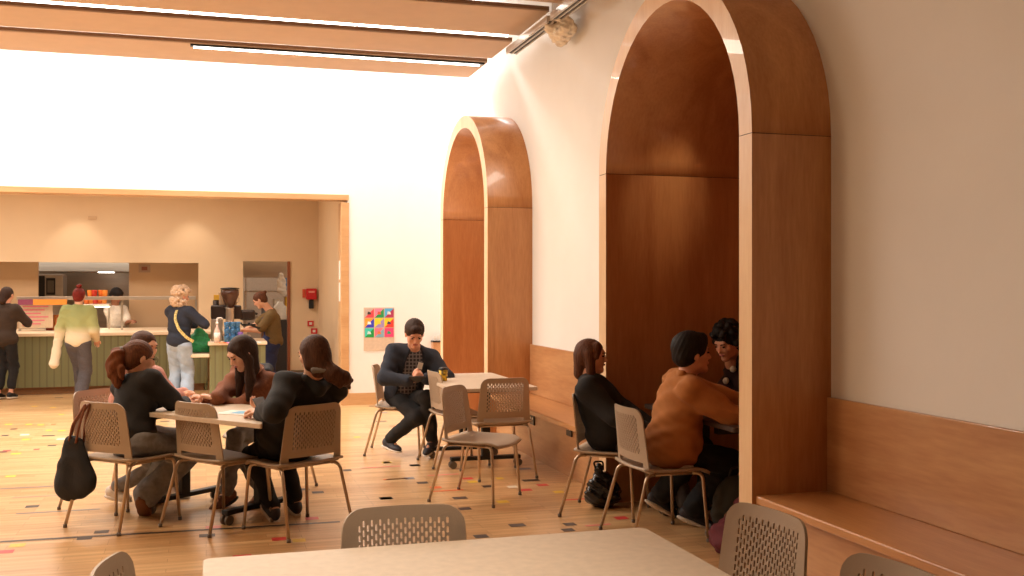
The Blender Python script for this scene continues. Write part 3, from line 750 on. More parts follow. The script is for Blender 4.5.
        for j, (off, ln) in enumerate(((.028,.072),(.010,.08),(-.009,.075),(-.027,.058))):
            b0 = wr+hd*.082*k+sd*off*k; a1 = curl*(.55+.08*j); d1 = nrm(hd*math.cos(a1)+pn*math.sin(a1)); a2 = curl*1.5+.1*j; d2 = nrm(hd*math.cos(a2)+pn*math.sin(a2))
            b1 = b0+d1*ln*.5*k; body += [cap(b0, b1, .0095*k, .0088*k, k=.004), cap(b1, b1+d2*ln*.48*k, .0088*k, .0072*k, k=.004)]
        t0 = wr+hd*.025*k+sd*.024*k; t1 = t0+nrm(hd*.7+sd*.65+pn*.35)*.042*k; body += [cap(t0, t1, .0125*k, .0105*k, k=.008), cap(t1, t1+nrm(hd*.95+sd*.1+pn*.4)*.034*k, .0102*k, .008*k, k=.004)]
        arms.append((sh, el, wr, fd))
        if sleeves == 'short': tp += [cap(sh, sh+(el-sh)*.8, .052*k+top_g*.6, .054*k+top_g*.6, k=.03)]
        elif sleeves: tp += [cap(sh, el, (.052*k+top_g*.6)*arm_g, (.043*k+top_g*.6)*arm_g, k=.045), cap(el, wr-fd*.012, (.043*k+top_g*.6)*arm_g, (.031*k+top_g*.5)*arm_g, k=.02)]
    # legs
    hw = .088*k; tr = [ell(hip-up*.02, [.142*k, .108*k, .1*k], R=TM, k=.05)]
    shoes = []
    for i, ft in enumerate(feet):
        side = -1 if i == 0 else 1
        hj = hip+R*side*hw-up*.03; an = np.array(ft, float)
        kn, an = ik(hj, an, .40*k, .39*k, (knee[i] if knee is not None else F+np.array([0,0,.6])))
        r0, r1, r2 = leg_r
        body += [cap(hj, kn, .06*k, .045*k, k=.03), cap(kn, an, .042*k, .03*k)]
        if bare_ankle: tr += [cap(hj, kn, r0*k, r1*k, k=.04), cap(kn, kn+(an-kn)*.72, r1*k, r2*k, k=.02)]
        else: tr += [cap(hj, kn, r0*k, r1*k, k=.04), cap(kn, an-nrm(an-kn)*.03, r1*k, r2*k, k=.02)]
        td = np.array(toe[i] if toe is not None else F, float); td = nrm(td)
        sdn = nrm(np.cross(td, [0,0,1.0])); un = np.cross(sdn, td)
        if un[2] < 0 and abs(td[2]) < .9: un = -un
        body += [cap(an, an+td*.1*k-un*.04*k, .028*k, .022*k)]
        SM = np.stack([sdn, td, un], 1)
        shp = [ell(an-un*.028*k-td*.02*k, [.036*k,.05*k,.045*k], R=SM, k=.02), ell(an+td*.075*k-un*.046*k, [.042*k,.085*k,.030*k], R=SM, k=.03), cap(an-un*.02*k, an+td*.05*k-un*.025*k, .036*k, .032*k, k=.02)]
        base = an-un*.062*k
        so = sdf_obj('shoe', shp, max(vox, .006), shoe, e, O, clip=[(base, -un)])
        slp = [ell(an-un*.066*k-td*.02*k, [.038*k,.055*k,.014*k], R=SM, k=.012), ell(an+td*.078*k-un*.066*k, [.045*k,.088*k,.014*k], R=SM, k=.03)]
        if so is not None: sdf_obj('sole', slp, max(vox*.8, .005), sole, so, (0,0,0)) if False else sdf_obj('sole', slp, max(vox*.8, .005), sole, so, O)
    sdf_obj('body', body, vox, skin_m, e, O)
    clip = [(nb+up*.028*k, nrm(up*.9+(-F)*.1*0+up*.1))]
    nk = None
    if jacket is not None:
        # shirt underneath and an open-fronted jacket over it
        sdf_obj('shirt', tp, vox, top, e, O, fold=folds(fold_amp*.6))
        jk = []
        for p in tp:
            if p.kind == 'c': jk.append(cap(p.a, p.b, p.r1+.012, p.r2+.012, k=p.k))
            else: jk.append(ell(p.a, [r+.014 for r in p.rad], R=p.R, k=p.k))
        jk.append(fcap(nb+F*.28-up*.0, hip+F*.30-up*.1, .17, .19, R, None, .02, True) if False else _fc(nb+F*.12+up*.05, hip+F*.16-up*.12, .075, .10, F, 1.0, .012, True))
        jk.append(_fc(nb+F*.22, hip+F*.26-up*.12, .11, .14, F, 1.0, .012, True))
        sdf_obj('jacket', jk, vox, jacket, e, O, fold=folds(fold_amp))
    else:
        tp.append(_fc(nb+up*.035, nb+up*.09, .045*k, .06*k, F, 1.0, .01, True))
        sdf_obj('top' if parts is None else parts[0], tp, vox, top, e, O, fold=folds(fold_amp))
    sdf_obj('trousers' if parts is None else parts[1], tr, vox, bottom, e, O, fold=folds(fold_amp))
    # face
    for s in (-1, 1):
        o = sdf_obj('eye', [He((s*.031,.078,.008),(.0105,.009,.0052),.001)], .003, m_eye, e, O)
        sdf_obj('eyebrow', [Hc((s*.018,.086,.027),(s*.046,.074,.029),.0042,.003,.002)], .003, hair_m, e, O)
    sdf_obj('lips', [Hc((-.017,.085,-.052),(.017,.085,-.052),.0058,.0058,.002), Hc((-.006,.087,-.051),(.006,.087,-.051),.0062,.0062,.003)], .003, m_lip, e, O)
    # hair
    if hair is not None: hair(e, O, H, He, Hc, hair_m, vox, HM, head)
    info = dict(e=e, O=O, H=H, He=He, Hc=Hc, R=R, F=F, up=up, neck=nb, hip=hip, arms=arms, chest=chest, TM=TM, k=k, sh=(shL, shR))
    if extra: extra(info)
    return info
def cap_prims(He, low=0, fringe=0.0):
    return [He((0,-.022,.030),(.080,.099,.086),.01), He((0,-.05,-.02+low),(.070,.062,.075),.03),
            He((0,.098+fringe,-.035),(.062,.066,.082),.012,True)]
def hair_short(vol=0.0, fr=0.0):
    def f(e, O, H, He, Hc, m, vox, HM, C):
        pr = [He((0,-.022,.036+vol*.4),(.077+vol,.092+vol,.080+vol),.01), He((0,-.055,-.02),(.066+vol,.048+vol,.055),.03), He((0,.055,.085),(.045,.03,.022+vol),.02),
              He((0,.118,-.008),(.085,.074,.080),.010,True), He((.088,.035,-.045),(.03,.055,.05),.01,True), He((-.088,.035,-.045),(.03,.055,.05),.01,True)]
        sdf_obj('hair', pr, min(vox, .006), m, e, O, fold=strands(.0016, C, HM[:,2], 90))
    return f
def hair_long(spec, cap_=True, part=True):
    """spec: list of (a, b, r1, r2) locks in head coordinates"""
    def f(e, O, H, He, Hc, m, vox, HM, C):
        pr = cap_prims(He)[:2]
        hy = nrm([HM[0,1], HM[1,1], 0]); hx = np.array([hy[1], -hy[0], 0])
        tipd = {}
        for it in spec:
            a, b, r1, r2 = it[:4]
            if len(it) == 4: pr.append(Hc(a, b, r1, r2, .02)); tipd[b] = H(*b)
            else:
                A_ = tipd[a] if a in tipd else H(*a); B_ = A_ + hx*b[0]+hy*b[1]+np.array([0,0,b[2]]); tipd[(a, 'e')] = B_; tipd[it[4]] = B_
                pr.append(cap(A_, B_, r1, r2, k=.02))
        pr.append(He((0,.108,-.018),(.053,.066,.100),.012,True))
        sdf_obj('hair', pr, min(vox, .006), m, e, O, fold=strands(.0014, C, HM[:,2], 110))
    return f
def hair_curly(n=130, R_=.105, r=(.016,.03), down=.0, seed=1, zmin=-.5):
    def f(e, O, H, He, Hc, m, vox, HM, C):
        rr = random.Random(seed); pr = cap_prims(He)[:2]
        for i in range(n):
            while True:
                d = nrm([rr.gauss(0,1), rr.gauss(0,1), rr.gauss(0,1)])
                if d[2] > zmin and not (d[1] > .35 and d[2] < .45): break
            q = d*R_*rr.uniform(.82, 1.08); c = (q[0]*.95, q[1]*1.05-.02, q[2]+.03-(down if d[2] < 0 else 0))
            s = rr.uniform(*r); pr.append(He(c, (s, s, s), .008))
        pr.append(He((0,.115,-.045),(.048,.062,.075),.01,True))
        sdf_obj('hair', pr, min(vox, .006), m, e, O, fold=strands(.0014, C, HM[:,2], 100))
    return f
def hair_bun(e, O, H, He, Hc, m, vox, HM, C):
    pr = cap_prims(He)[:2]+[He((0,.1,-.035),(.062,.066,.082),.012,True)]
    sdf_obj('hair', pr, min(vox, .006), m, e, O, fold=strands(.0014, C, HM[:,2], 100))
    sdf_obj('bun', [He((0,-.04,.13),(.034,.034,.03),.01), He((.02,-.045,.145),(.02,.02,.018),.01)], .006, m, e, O, fold=strands(.003, C, HM[:,0]))
def cdv(x, y, z=0.0): v = cw(x, y, z); return np.array(v)
def A3(v): return np.array(v)
def CW(x, z, h): return np.array(cw(x, z, h))
# ---- 1 woman with auburn ponytail, black top, back to us
def pony(e, O, H, He, Hc, m, vox, HM, C):
    sdf_obj('hair', cap_prims(He)[:2]+[He((0,.1,-.035),(.062,.066,.082),.012,True), Hc((0,-.08,.03),(0,-.12,.03),.03,.022,.02)], .0055, m, e, O, fold=strands(.0014, C, HM[:,1], 100))
    sdf_obj('hair_tie', [Hc((-.0,-.118,.028),(0,-.13,.026),.024,.024,.003)], .005, m_tie, e, O)
    q0 = H(0,-.125,.028); bk = -nrm([HM[0,1], HM[1,1], 0]); sd = np.array([-bk[1], bk[0], 0]); D = lambda a, b_, c: q0+sd*a+bk*b_+np.array([0,0,c])
    t = [cap(D(0,0,0), D(0,.035,-.02), .024, .034), cap(D(0,.035,-.02), D(0,.045,-.10), .036, .050), cap(D(0,.04,-.09), D(.01,.03,-.22), .050, .028), cap(D(.02,.03,-.05), D(.05,.02,-.17), .034, .014), cap(D(-.02,.03,-.05), D(-.045,.02,-.19), .036, .014), cap(D(0,.05,-.08), D(.0,.075,-.16), .03, .012)]
    sdf_obj('ponytail', t, .0055, h_aub, e, O, fold=strands(.006, C, HM[:,2], 40))
def glasses(I):
    bm = bmesh.new(); H = I['H']; o = np.array(I['O'])
    for s in (-1, 1):
        pts = [H(s*.034+.026*math.cos(a), .098, .008+.022*math.sin(a)) - o for a in np.linspace(0, 2*PI, 17)]
        tube(bm, [tuple(p) for p in pts], .0018, 5)
        tube(bm, [tuple(H(s*.06,.096,.012)-o), tuple(H(s*.074,.06,.012)-o), tuple(H(s*.077,-.01,.006)-o)], .002, 5)
    tube(bm, [tuple(H(-.009,.1,.012)-o), tuple(H(.009,.1,.012)-o)], .002, 5)
    obj('glasses', bm, M('thin_spectacle_frame', rgb(60,44,36), .3), I['e'])
person('person seated with back to us, auburn ponytail, black top and grey jeans', CW(-2.42,6.54,.53), P(137,377,6.66), cdv(.62,.78), P(140,358,6.66), cdv(.80,.62,-.25),
    (P(172,407,6.98), P(185,402,6.88)), (CW(-2.46,7.05,.09), CW(-2.40,6.68,.13)), top=c_black, bottom=c_denim, shoe=s_brown, sole=s_brown, hair=pony, hair_m=h_mid,
    elbow=(cdv(-.6,.2,-.6), cdv(.5,-.4,-.5)), knee=(cdv(.7,.7,.5), cdv(.8,.5,.5)), toe=(cdv(.1,.9,-.2), cdv(-.05,.75,-.75)), sc_=.99, extra=glasses, vox=.006, top_g=.028, shoulder=.168, leg_r=(.09,.078,.09))
# ---- 2 woman in pink jacket beyond her
person('person in a pink jacket with tied-back dark hair, mostly hidden behind the ponytail', CW(-2.66,7.02,.53), P(142,365,7.12), cdv(.93,-.30), P(145,347,7.14), cdv(.93,-.42,-.2),
    (P(184,394,7.25), P(180,398,7.05)), (CW(-2.42,7.3,.09), CW(-2.74,7.06,.11)), top=c_pink, bottom=c_denim, shoe=s_white, hair=hair_long([((-.03,-.08,.0),(-.02,-.09,-.14),.035,.02),((.05,.0,-.05),(.06,.03,-.2),.02,.02)]), hair_m=h_brown,
    elbow=(cdv(.5,.4,-.6), cdv(.6,-.3,-.6)), knee=(cdv(.9,.2,.6), cdv(.9,-.2,.6)), sc_=.96, top_g=.034, boxy=.02)
# ---- 3 woman in brown corduroy top facing us
def hood(I):
    n, up, F, R = I['neck'], I['up'], I['F'], I['R']
    sdf_obj('hood', [cap(n-R*.07-F*.03-up*.005, n-F*.09-up*.02, .036, .042, k=.02), cap(n+R*.07-F*.03-up*.005, n-F*.09-up*.02, .036, .042, k=.02), cap(n-R*.07-F*.03-up*.005, n-R*.06+F*.05-up*.04, .03, .02, k=.02), cap(n+R*.07-F*.03-up*.005, n+R*.06+F*.05-up*.04, .03, .02, k=.02)], .006, c_hood[0], I['e'], I['O'], fold=folds(.004))
c_hood = [cloth('charcoal_hood', (52,52,58))]
person('person facing us in a brown corduroy top with long dark hair, looking down', CW(-1.80,7.42,.53), P(257,372,7.25), cdv(-.55,-.80), P(241,353,7.05), cdv(-.62,-.60,-.62),
    (P(208,400,7.0), P(216,399,6.9)), (CW(-1.95,7.0,.09), CW(-1.72,7.05,.09)), top=c_brown, bottom=c_denim, shoe=s_brown, sole=s_blk,
    hair=hair_long([((.055,.02,.045),(.066,.012,-.05),.028,.030),((.066,.012,-.05),(.0,-.015,-.13),.030,.036,'r1'),('r1',(.0,.02,-.14),.036,.014,'r2'),((-.055,.02,.045),(-.066,.012,-.05),.028,.030),((-.066,.012,-.05),(0,-.015,-.13),.030,.036,'l1'),('l1',(.0,.02,-.14),.036,.014,'l2'),((0,-.07,.0),(0,-.02,-.15),.06,.06,'b1')]), hair_m=h_dark,
    elbow=(cdv(.7,-.1,-.6), cdv(-.5,.3,-.7)), knee=(cdv(-.3,-.8,.5), cdv(-.5,-.8,.5)), handdir=(cdv(-.8,.0,.25), cdv(-.8,.1,.2)), palm=((-.3,.2,-1),(0,0,-1)), curl=1.0, top_g=.028, boxy=.035, fold_amp=.008, extra=hood, arm_g=1.1, vox=.006, shoulder=.165)
# ---- 4 woman in black hoodie, back to us
def hoodieX(I):
    c_hood[0] = c_black; hood(I)
    c_ = A3(P(320,370,6.15)); lt = cdv(1,0); sdf_obj('hair_tie', [cap(c_-lt*.035, c_+lt*.045, .021, .020, k=.004)], .005, m_tie, I['e'], I['O'])
person('person seated with back to us in a black hoodie, chestnut hair tied low, holding phone', CW(-1.40,6.42,.52), P(314,379,6.30), cdv(-.62,.72), P(313,354,6.24), cdv(-.80,.55,-.28),
    (P(262,413,6.16), P(270,409,6.36)), (CW(-1.52,6.55,.085), CW(-1.42,6.74,.085)), top=c_black, bottom=c_blackt, shoe=s_dark,
    hair=hair_long([((.05,-.01,.02),(.052,-.01,-.07),.038,.036),((-.05,-.01,.02),(-.052,-.01,-.07),.038,.036),((0,-.06,-.03),(0,-.06,-.10),.064,.056),((-.03,-.04,-.06),(-.03,-.035,-.12),.045,.035),((0,-.075,-.09),(.02,-.05,-.05),.045,.05,'t1'),('t1',(.07,-.02,-.03),.05,.045,'t2'),('t2',(.07,.0,-.02),.042,.014,'t3'),('t1',(.03,-.03,-.07),.045,.018,'t4'),('t2',(.05,-.0,-.06),.035,.012,'t5')]), hair_m=h_brown,
    elbow=(cdv(-.58,-.42,-.85), cdv(.2,.8,-.7)), knee=(cdv(-.6,.5,.8), cdv(-.5,.7,.8)), handdir=(cdv(-.75,.55,.1), cdv(-.8,.1,.1)), curl=.9, top_g=.042, boxy=.045, extra=hoodieX, arm_g=1.05, fold_amp=.0065, vox=.006, shoulder=.172, sc_=1.0, palm=((0,0,-1),(.2,0,.9)))
# ---- 5 man on his phone
def shirt_badge(I):
    n = I['chest']; F, R, up = I['F'], I['R'], I['up']
    c = n+F*.150-R*.045+up*.05; o = np.array(I['O'])
    bm = bmesh.new(); vs = [c+R*a*.022+up*b*.03+F*d for d in (0,.008) for a, b in ((-1,-1),(1,-1),(1,1),(-1,1))]
    v = [bm.verts.new(tuple(x-o)) for x in vs]
    for f in [(0,1,2,3),(4,5,6,7),(0,1,5,4),(1,2,6,5),(2,3,7,6),(3,0,4,7)]: bm.faces.new([v[i] for i in f])
    obj('name_sticker', bm, s_white, I['e'])
person('person in a dark open jacket and plaid shirt looking down at his phone', CW(-.98,9.25,.53), P(415,350,9.16), cdv(.30,-.95), P(414.5,334,9.0), cdv(.22,-.80,-.55),
    (P(426,379,8.86), P(409,381,8.86)), (P(432,440,9.02), P(389,440,9.12)), top=m_plaid, jacket=c_navy, bottom=c_blackt, shoe=s_dark, skin_m=m_skinB,
    hair=hair_short(.008), hair_m=h_dark, elbow=(cdv(.9,.3,-.35), cdv(-.95,.3,-.1)), knee=(cdv(.3,-.95,.6), cdv(.85,-.65,.45)), toe=(cdv(-.35,-.75,-.35), cdv(.72,-.62,-.15)),
    handdir=(cdv(-.75,-.1,.35), cdv(.75,-.1,.35)), palm=((0,.6,.5),(0,.6,.5)), curl=1.0, vox=.0065, sc_=1.03, extra=shirt_badge, leg_r=(.080,.066,.054), top_g=.020, shoulder=.168)
# ---- 6 woman with bobbed hair
def trims(I):
    m = M('gold_trim', rgb(176,140,72), .6); u, F, R, h, k = I['up'], I['F'], I['R'], I['hip'], I['k']
    ar = I['arms'][0]
    for t in (.52, .62): 
        c = ar[0]+(ar[1]-ar[0])*t; d = nrm(ar[1]-ar[0]); sdf_obj('sleeve_stripe', [cap(c-d*.0045, c+d*.0045, .0605, .0605, k=.001)], .005, m, I['e'], I['O'])
person('person in profile with bobbed chestnut hair and black sweater seated at the booth', CW(.645,6.81,.53), P(589,380,6.85), cdv(.95,-.25), P(592,356,6.86), cdv(.97,-.22,-.08),
    (P(655,428,6.7), P(650,432,6.5)), (CW(1.1,6.95,.085), CW(1.12,6.62,.085)), top=c_black, bottom=c_charcoal, shoe=s_blk, sole=s_blk, skin_m=m_skinB,
    hair=hair_long([((.06,-.01,.02),(.066,.012,-.11),.036,.030),((-.06,-.01,.02),(-.066,.012,-.11),.036,.030),((0,-.06,-.01),(0,-.065,-.12),.062,.05),((.05,.035,.075),(.07,.045,.0),.022,.014)]), hair_m=h_mid,
    elbow=(cdv(0,.4,-.9), cdv(0,-.4,-.9)), knee=(cdv(.9,.0,.6), cdv(.9,0,.6)), top_g=.034, boxy=.012, long_top=.03, vox=.006, sc_=1.0, extra=trims)
# ---- 7 man in tan jacket
def collar(I):
    n, up, F, R = I['neck'], I['up'], I['F'], I['R']
    sdf_obj('collar', [cap(n-R*.05-F*.045+up*.012, n+R*.05-F*.045+up*.012, .026, .026, k=.02), cap(n-R*.055-F*.04+up*.01, n-R*.05+F*.045-up*.03, .024, .018, k=.02), cap(n+R*.055-F*.04+up*.01, n+R*.05+F*.045-up*.03, .024, .018, k=.02)], .006, c_tan, I['e'], I['O'])
    h = I['hip']; sdf_obj('shirt_tail', [cap(h+R*.135+F*.04-up*.075, h+R*.13+F*.12-up*.08, .028, .022, k=.02)], .007, c_white, I['e'], I['O'])
person('person in a tan suede jacket and black trousers leaning on the booth table', CW(.95,6.20,.535), P(686,377,6.18), cdv(.97,.10), P(693,354,6.17), cdv(.98,.14,.02),
    (P(770,409,6.42), P(772,412,6.05)), (CW(.96,6.66,.14), CW(1.13,6.42,.10)), top=c_tan, bottom=c_blackt, shoe=s_dark, sole=s_white, skin_m=m_skinB,
    hair=hair_short(.014), hair_m=h_black, elbow=(cdv(.1,.6,-.9), cdv(-.1,-.5,-.9)), knee=(cdv(.9,.2,.7), cdv(.95,-.1,.7)), toe=(cdv(.85,.2,-.5), cdv(.85,-.1,-.3)),
    handdir=(cdv(.9,.2,-.05), cdv(.9,.2,-.05)), curl=.8, top_g=.030, arm_g=1.12, vox=.006, sc_=1.06, extra=collar, long_top=.03, hem=.04, boxy=.026, leg_r=(.088,.074,.07), fold_amp=.0065, shoulder=.17)
# ---- 8 curly-haired person in the alcove
def collar8(I):
    n, up, F, R = I['neck'], I['up'], I['F'], I['R']
    for s in (-1, 1): sdf_obj('collar_motif', [cap(n+R*s*.055+F*.09-up*.045, n+R*s*.055+F*.094-up*.046, .022, .022, k=.002), cap(n+R*s*.055+F*.125-up*.05, n+R*s*.055+F*.118-up*.05, .010, .010, k=.002, sub=True)], .006, c_white, I['e'], I['O'])
hp8 = np.array([3.86, 6.02, .55])
person('person with black curly hair and maroon sweater across the booth, half hidden', hp8, P(731,367,7.15), cdv(-.85,-.52), P(727,343,7.0), cdv(-.75,-.62,-.45),
    (np.array([3.32,5.75,.74]), np.array([3.32,6.1,.74])), (np.array([3.50,5.8,.09]), np.array([3.52,6.1,.09])), top=c_maroon, bottom=c_blackt, skin_m=m_skinB,
    hair=hair_curly(120, .105, (.018,.03), 0, 3, -.35), hair_m=h_black, elbow=((0,-.5,-.8),(0,.5,-.8)), knee=((-.9,-.1,.6),(-.9,.1,.6)), vox=.008, extra=collar8)
# ---- standing people in the servery
def stand(label, u, vfoot, zc, fwd, hgt=1.5, step=.0, **k):
    zc = FOC*CH/(vfoot-HOR); x = (u-512)/FOC*zc; s = hgt/1.6
    hip = CW(x, zc, .88*s); nk = CW(x, zc, .88*s+.475*s)+nrm(fwd)*.02
    hd = nk+np.array([0,0,.155*s])+nrm(fwd)*.035
    return x, zc, s, hip, nk, hd
# 9 left edge
f = cdv(.15,1); x, zc, s, hip, nk, hd = stand('', 5, 399.5, 14, f, 1.47)
person('person standing at the servery counter at the edge of the frame, cropped black trousers', hip, nk, f, hd, cdv(.2,1,-.3), (CW(x-.12,zc+.32,1.0), CW(x+.12,zc+.32,1.0)), (CW(x-.09,zc,.08), CW(x+.05,zc+.05,.08)),
    top=c_dkolive, bottom=c_blackt, shoe=s_blk, hair=hair_long([((0,-.06,-.02),(0,-.08,-.12),.06,.05)]), hair_m=h_dark, elbow=(cdv(-.8,-.3,-.6), cdv(.8,-.3,-.6)), knee=(cdv(0,1,0), cdv(0,1,0)), vox=.009, sc_=s, bare_ankle=True, top_g=.03, long_top=.02, leg_r=(.085,.07,.06), skin_m=m_skinB)
# 10 green jumper
def longcuff(I):
    a = I['arms'][0]; t = A3(P(54,364,12.95)); sdf_obj('sleeve_end', [cap(a[1]+(a[2]-a[1])*.5, t, .052, .058, k=.02)], .008, m_dip, I['e'], I['O'], fold=folds(.005))
f = cdv(-.1,1); x, zc, s, hip, nk, hd = stand('', 78, 404, 13, f, 1.46)
person('person walking away in a green and cream dip-dyed jumper with red hair in a bun', hip, nk, f, hd, cdv(-.1,1,-.1), (CW(x-.30,zc-.02,.54*1.0), CW(x+.15,zc+.20,.82)), (CW(x-.05,zc+.24,.12), CW(x+.03,zc+.0,.085)),
    top=m_dip, bottom=c_charcoal, shoe=s_white, hair=hair_bun, hair_m=h_red, elbow=(cdv(-1,-.2,.1), cdv(.35,-.4,-.8)), knee=(cdv(0,1,0), cdv(0,1,0)), vox=.008, sc_=s, top_g=.030, arm_g=1.1, leg_r=(.088,.085,.09), skin_m=m_skinA, shoulder=.16, extra=longcuff)
# 11 ash-blond curls, navy jumper
f = cdv(.35,.94); x, zc, s, hip, nk, hd = stand('', 179, 405, 13, f, 1.45)
def strap(I):
    o = np.array(I['O']); bm = bmesh.new(); n, F, R, up = I['neck'], I['F'], I['R'], I['up']
    pts = [n+R*.01-up*.035+F*.05, n+R*.02-F*.085-up*.02, n+R*.03-F*.13-up*.14, n+R*.10-F*.135-up*.27, n+R*.19-F*.10-up*.37, n+R*.26-F*.05-up*.42]
    P0 = fillet([tuple(p-o) for p in pts], .04, 4)
    for a, c in zip(P0, P0[1:]):
        d = (c-a).normalized(); s = Vector(tuple(nrm(np.cross(tuple(d), tuple(-F)))))*.019; w = Vector(tuple(-F))*.006
        vs = [bm.verts.new(q+e_) for q in (a-s, a+s, c+s, c-s) for e_ in (Vector(), w)]
        for fc in ((0,2,4,6),(1,7,5,3),(0,1,3,2),(4,5,7,6)): bm.faces.new([vs[i] for i in fc])
    obj('bag_strap', bm, M('checked_strap', rgb(196,176,110), .7, var=.6, scale=90, detail=1), I['e'])
person('person standing with ash-blond curls, navy jumper, pale jeans and a patterned strap', hip, nk, f, hd, cdv(.75,.66,-.1), (CW(x+.10,zc+.34,1.0), CW(x+.26,zc+.20,1.02)), (CW(x-.10,zc+.10,.085), CW(x+.09,zc+.02,.085)),
    top=c_navy, bottom=c_blue, shoe=s_white, hair=hair_curly(320, .125, (.014,.026), .06, 9, -.9), hair_m=h_grey, elbow=(cdv(-.9,-.2,-.5), cdv(.9,-.4,-.6)), knee=(cdv(0,1,0), cdv(0,1,0)), vox=.008, sc_=s, top_g=.036, leg_r=(.10,.088,.092), extra=strap, long_top=.0, skin_m=m_skinB)
# 12 barista
f = cdv(-.95,-.15)
def apron(I):
    h, n, F, R, up = I['hip'], I['neck'], I['F'], I['R'], I['up']
    dn = np.array([0,0,-1.0])
    sdf_obj('apron', [ell(h+up*.02+F*.035, [.155,.115,.14], R=I['TM'], k=.03), cap(h+F*.05, h+F*.10+dn*.40, .13, .12, k=.05), _fc(h+up*.2+F*.07, n+F*.10-up*.14, .10, .07, F, .7, .03, False)], .009, c_apron, I['e'], I['O'], fold=folds(.005))
hb = P(274,342,14.9)
person('person behind the coffee counter in an olive t-shirt and navy apron, leaning forward', A3(hb), P(271,311,14.85), f, P(259.5,300,14.8), cdv(-.85,-.1,-.6), (P(243,330,14.6), P(240,332,14.9)), (CW((281-512)/FOC*14.9,14.95,.085), CW((286-512)/FOC*14.9,14.8,.085)),
    top=c_olive, bottom=c_apron, shoe=s_dark, hair=hair_long([((0,-.08,.04),(0,-.13,.05),.03,.026)]), hair_m=h_mid, elbow=(cdv(.3,.3,-1), cdv(.3,-.3,-1)), knee=(cdv(-1,0,0), cdv(-1,0,0)), vox=.008, sleeves='short', extra=apron, top_g=.03, curl=.8, sc_=.98, leg_r=(.085,.065,.055))
# 13 server
f = cdv(.85,-.4)
def apron2(I):
    h, F, R, up = I['hip'], I['F'], I['R'], I['up']
    sdf_obj('apron', [ell(h+up*.06+F*.03, [.155,.12,.13], R=I['TM'], k=.03), cap(h+F*.05, h+F*.06+np.array([0,0,-.35]), .13, .12, k=.05)], .009, c_blackt, I['e'], I['O'])
person('person serving behind the counter in a white t-shirt and dark apron', P(117,336,16.3), P(116,307,16.3), f, P(116.5,296,16.27), cdv(.8,-.3,-.55), (P(131,321,16.1), P(128,322,16.4)), (CW((115-512)/FOC*16.3,16.3,.085), CW((120-512)/FOC*16.3,16.35,.085)),
    top=c_white, bottom=c_blackt, shoe=s_blk, hair=hair_short(.012), hair_m=h_black, skin_m=m_skinC, elbow=(cdv(-.2,.4,-1), cdv(-.2,-.4,-1)), knee=(cdv(1,-.2,0), cdv(1,-.2,0)), vox=.009, sleeves='short', extra=apron2, top_g=.03)

# ============================================================ SERVERY
YC = 15.45; XC1 = .02
e = empty('servery_counter', (-3.5, YC+.6, 0), label='long servery counter with sage green cladding and pale stone top', cat='counter')
def cb(nm, x0,x1,y0,y1,z0,z1, mat, bev=0): return boxo(nm, x0+3.5, x1+3.5, y0-YC-.6, y1-YC-.6, z0, z1, mat, e, bevel=bev)
cb('worktop', XL+.01, XC1+.55, YC-.04, YK-.001, .81, .853, m_counter, .004)
cb('cladding', XL+.01, XC1, YC, YC+.05, .104, .809, m_green)
cb('side_panel', XC1-.04, XC1, YC+.051, YK-.05, .0, .809, m_green)
cb('plinth', XL+.01, XC1-.05, YC+.10, YC+.13, 0, .103, M('plinth_brown', rgb(150,104,64), .4), 0)
# glass sneeze guard
e = empty('sneeze_guard', (-3.2, 16.3, .853), label='glass sneeze guard with a steel rail standing on the servery counter', cat='glass screen')
gx0, gx1 = XatY(18, 16.3), XatY(196, 16.3)
zt = CH-(300-HOR)*(16.3*ct+gx0*st)/FOC
for u in (20, 122, 196):
    x = XatY(u, 16.3); boxo('post', x+3.2-.015, x+3.2+.015, -.015, .015, 0, zt-.853, m_steel, e)
boxo('rail', gx0+3.2, gx1+3.2, -.12, .04, zt-.853, zt-.853+.05, m_steel, e, bevel=.004)
boxo('glass_pane', gx0+3.2+.02, XatY(121, 16.3)+3.2, -.004, .004, .12, zt-.853-.01, m_glass, e); boxo('glass_pane', XatY(123.5, 16.3)+3.2, gx1+3.2-.02, -.004, .004, .12, zt-.853-.01, m_glass, e)
# menu strip: purple and orange
e = empty('menu_strip', (XatY(43,16.15), 16.15, zt-.02), label='purple and orange menu strip hung along the left of the glass screen', cat='sign')
a, b_, c = XatY(18,16.15), XatY(33,16.15), XatY(67,16.15); X0 = XatY(43,16.15)
boxo('purple_panel', a-X0, b_-X0, -.008, .008, -.05, .03, M('menu_purple', rgb(134,62,88), .5), e); boxo('orange_panel', b_-X0+.001, c-X0, -.008, .008, -.05, .03, M('menu_orange', rgb(226,142,50), .5), e)
e = empty('menu_board', (XatY(36,16.2), 16.2, .9), label='translucent pink lettered menu sheet behind the glass, left of the jumper wearer', cat='menu')
mm_ = M('menu_sheet', rgb(196,170,140), .6); mt_ = M('menu_pink_lines', rgb(206,110,120), .6)
w_ = XatY(54,16.2)-XatY(20,16.2)
boxo('sheet', -w_/2, w_/2, 0, .006, 0, .36, mm_, e)
for k in range(6): boxo('text_line', -w_/2+.05, w_/2-.06-.05*(k % 3), -.004, -.0005, .30-k*.05, .32-k*.05, mt_, e)
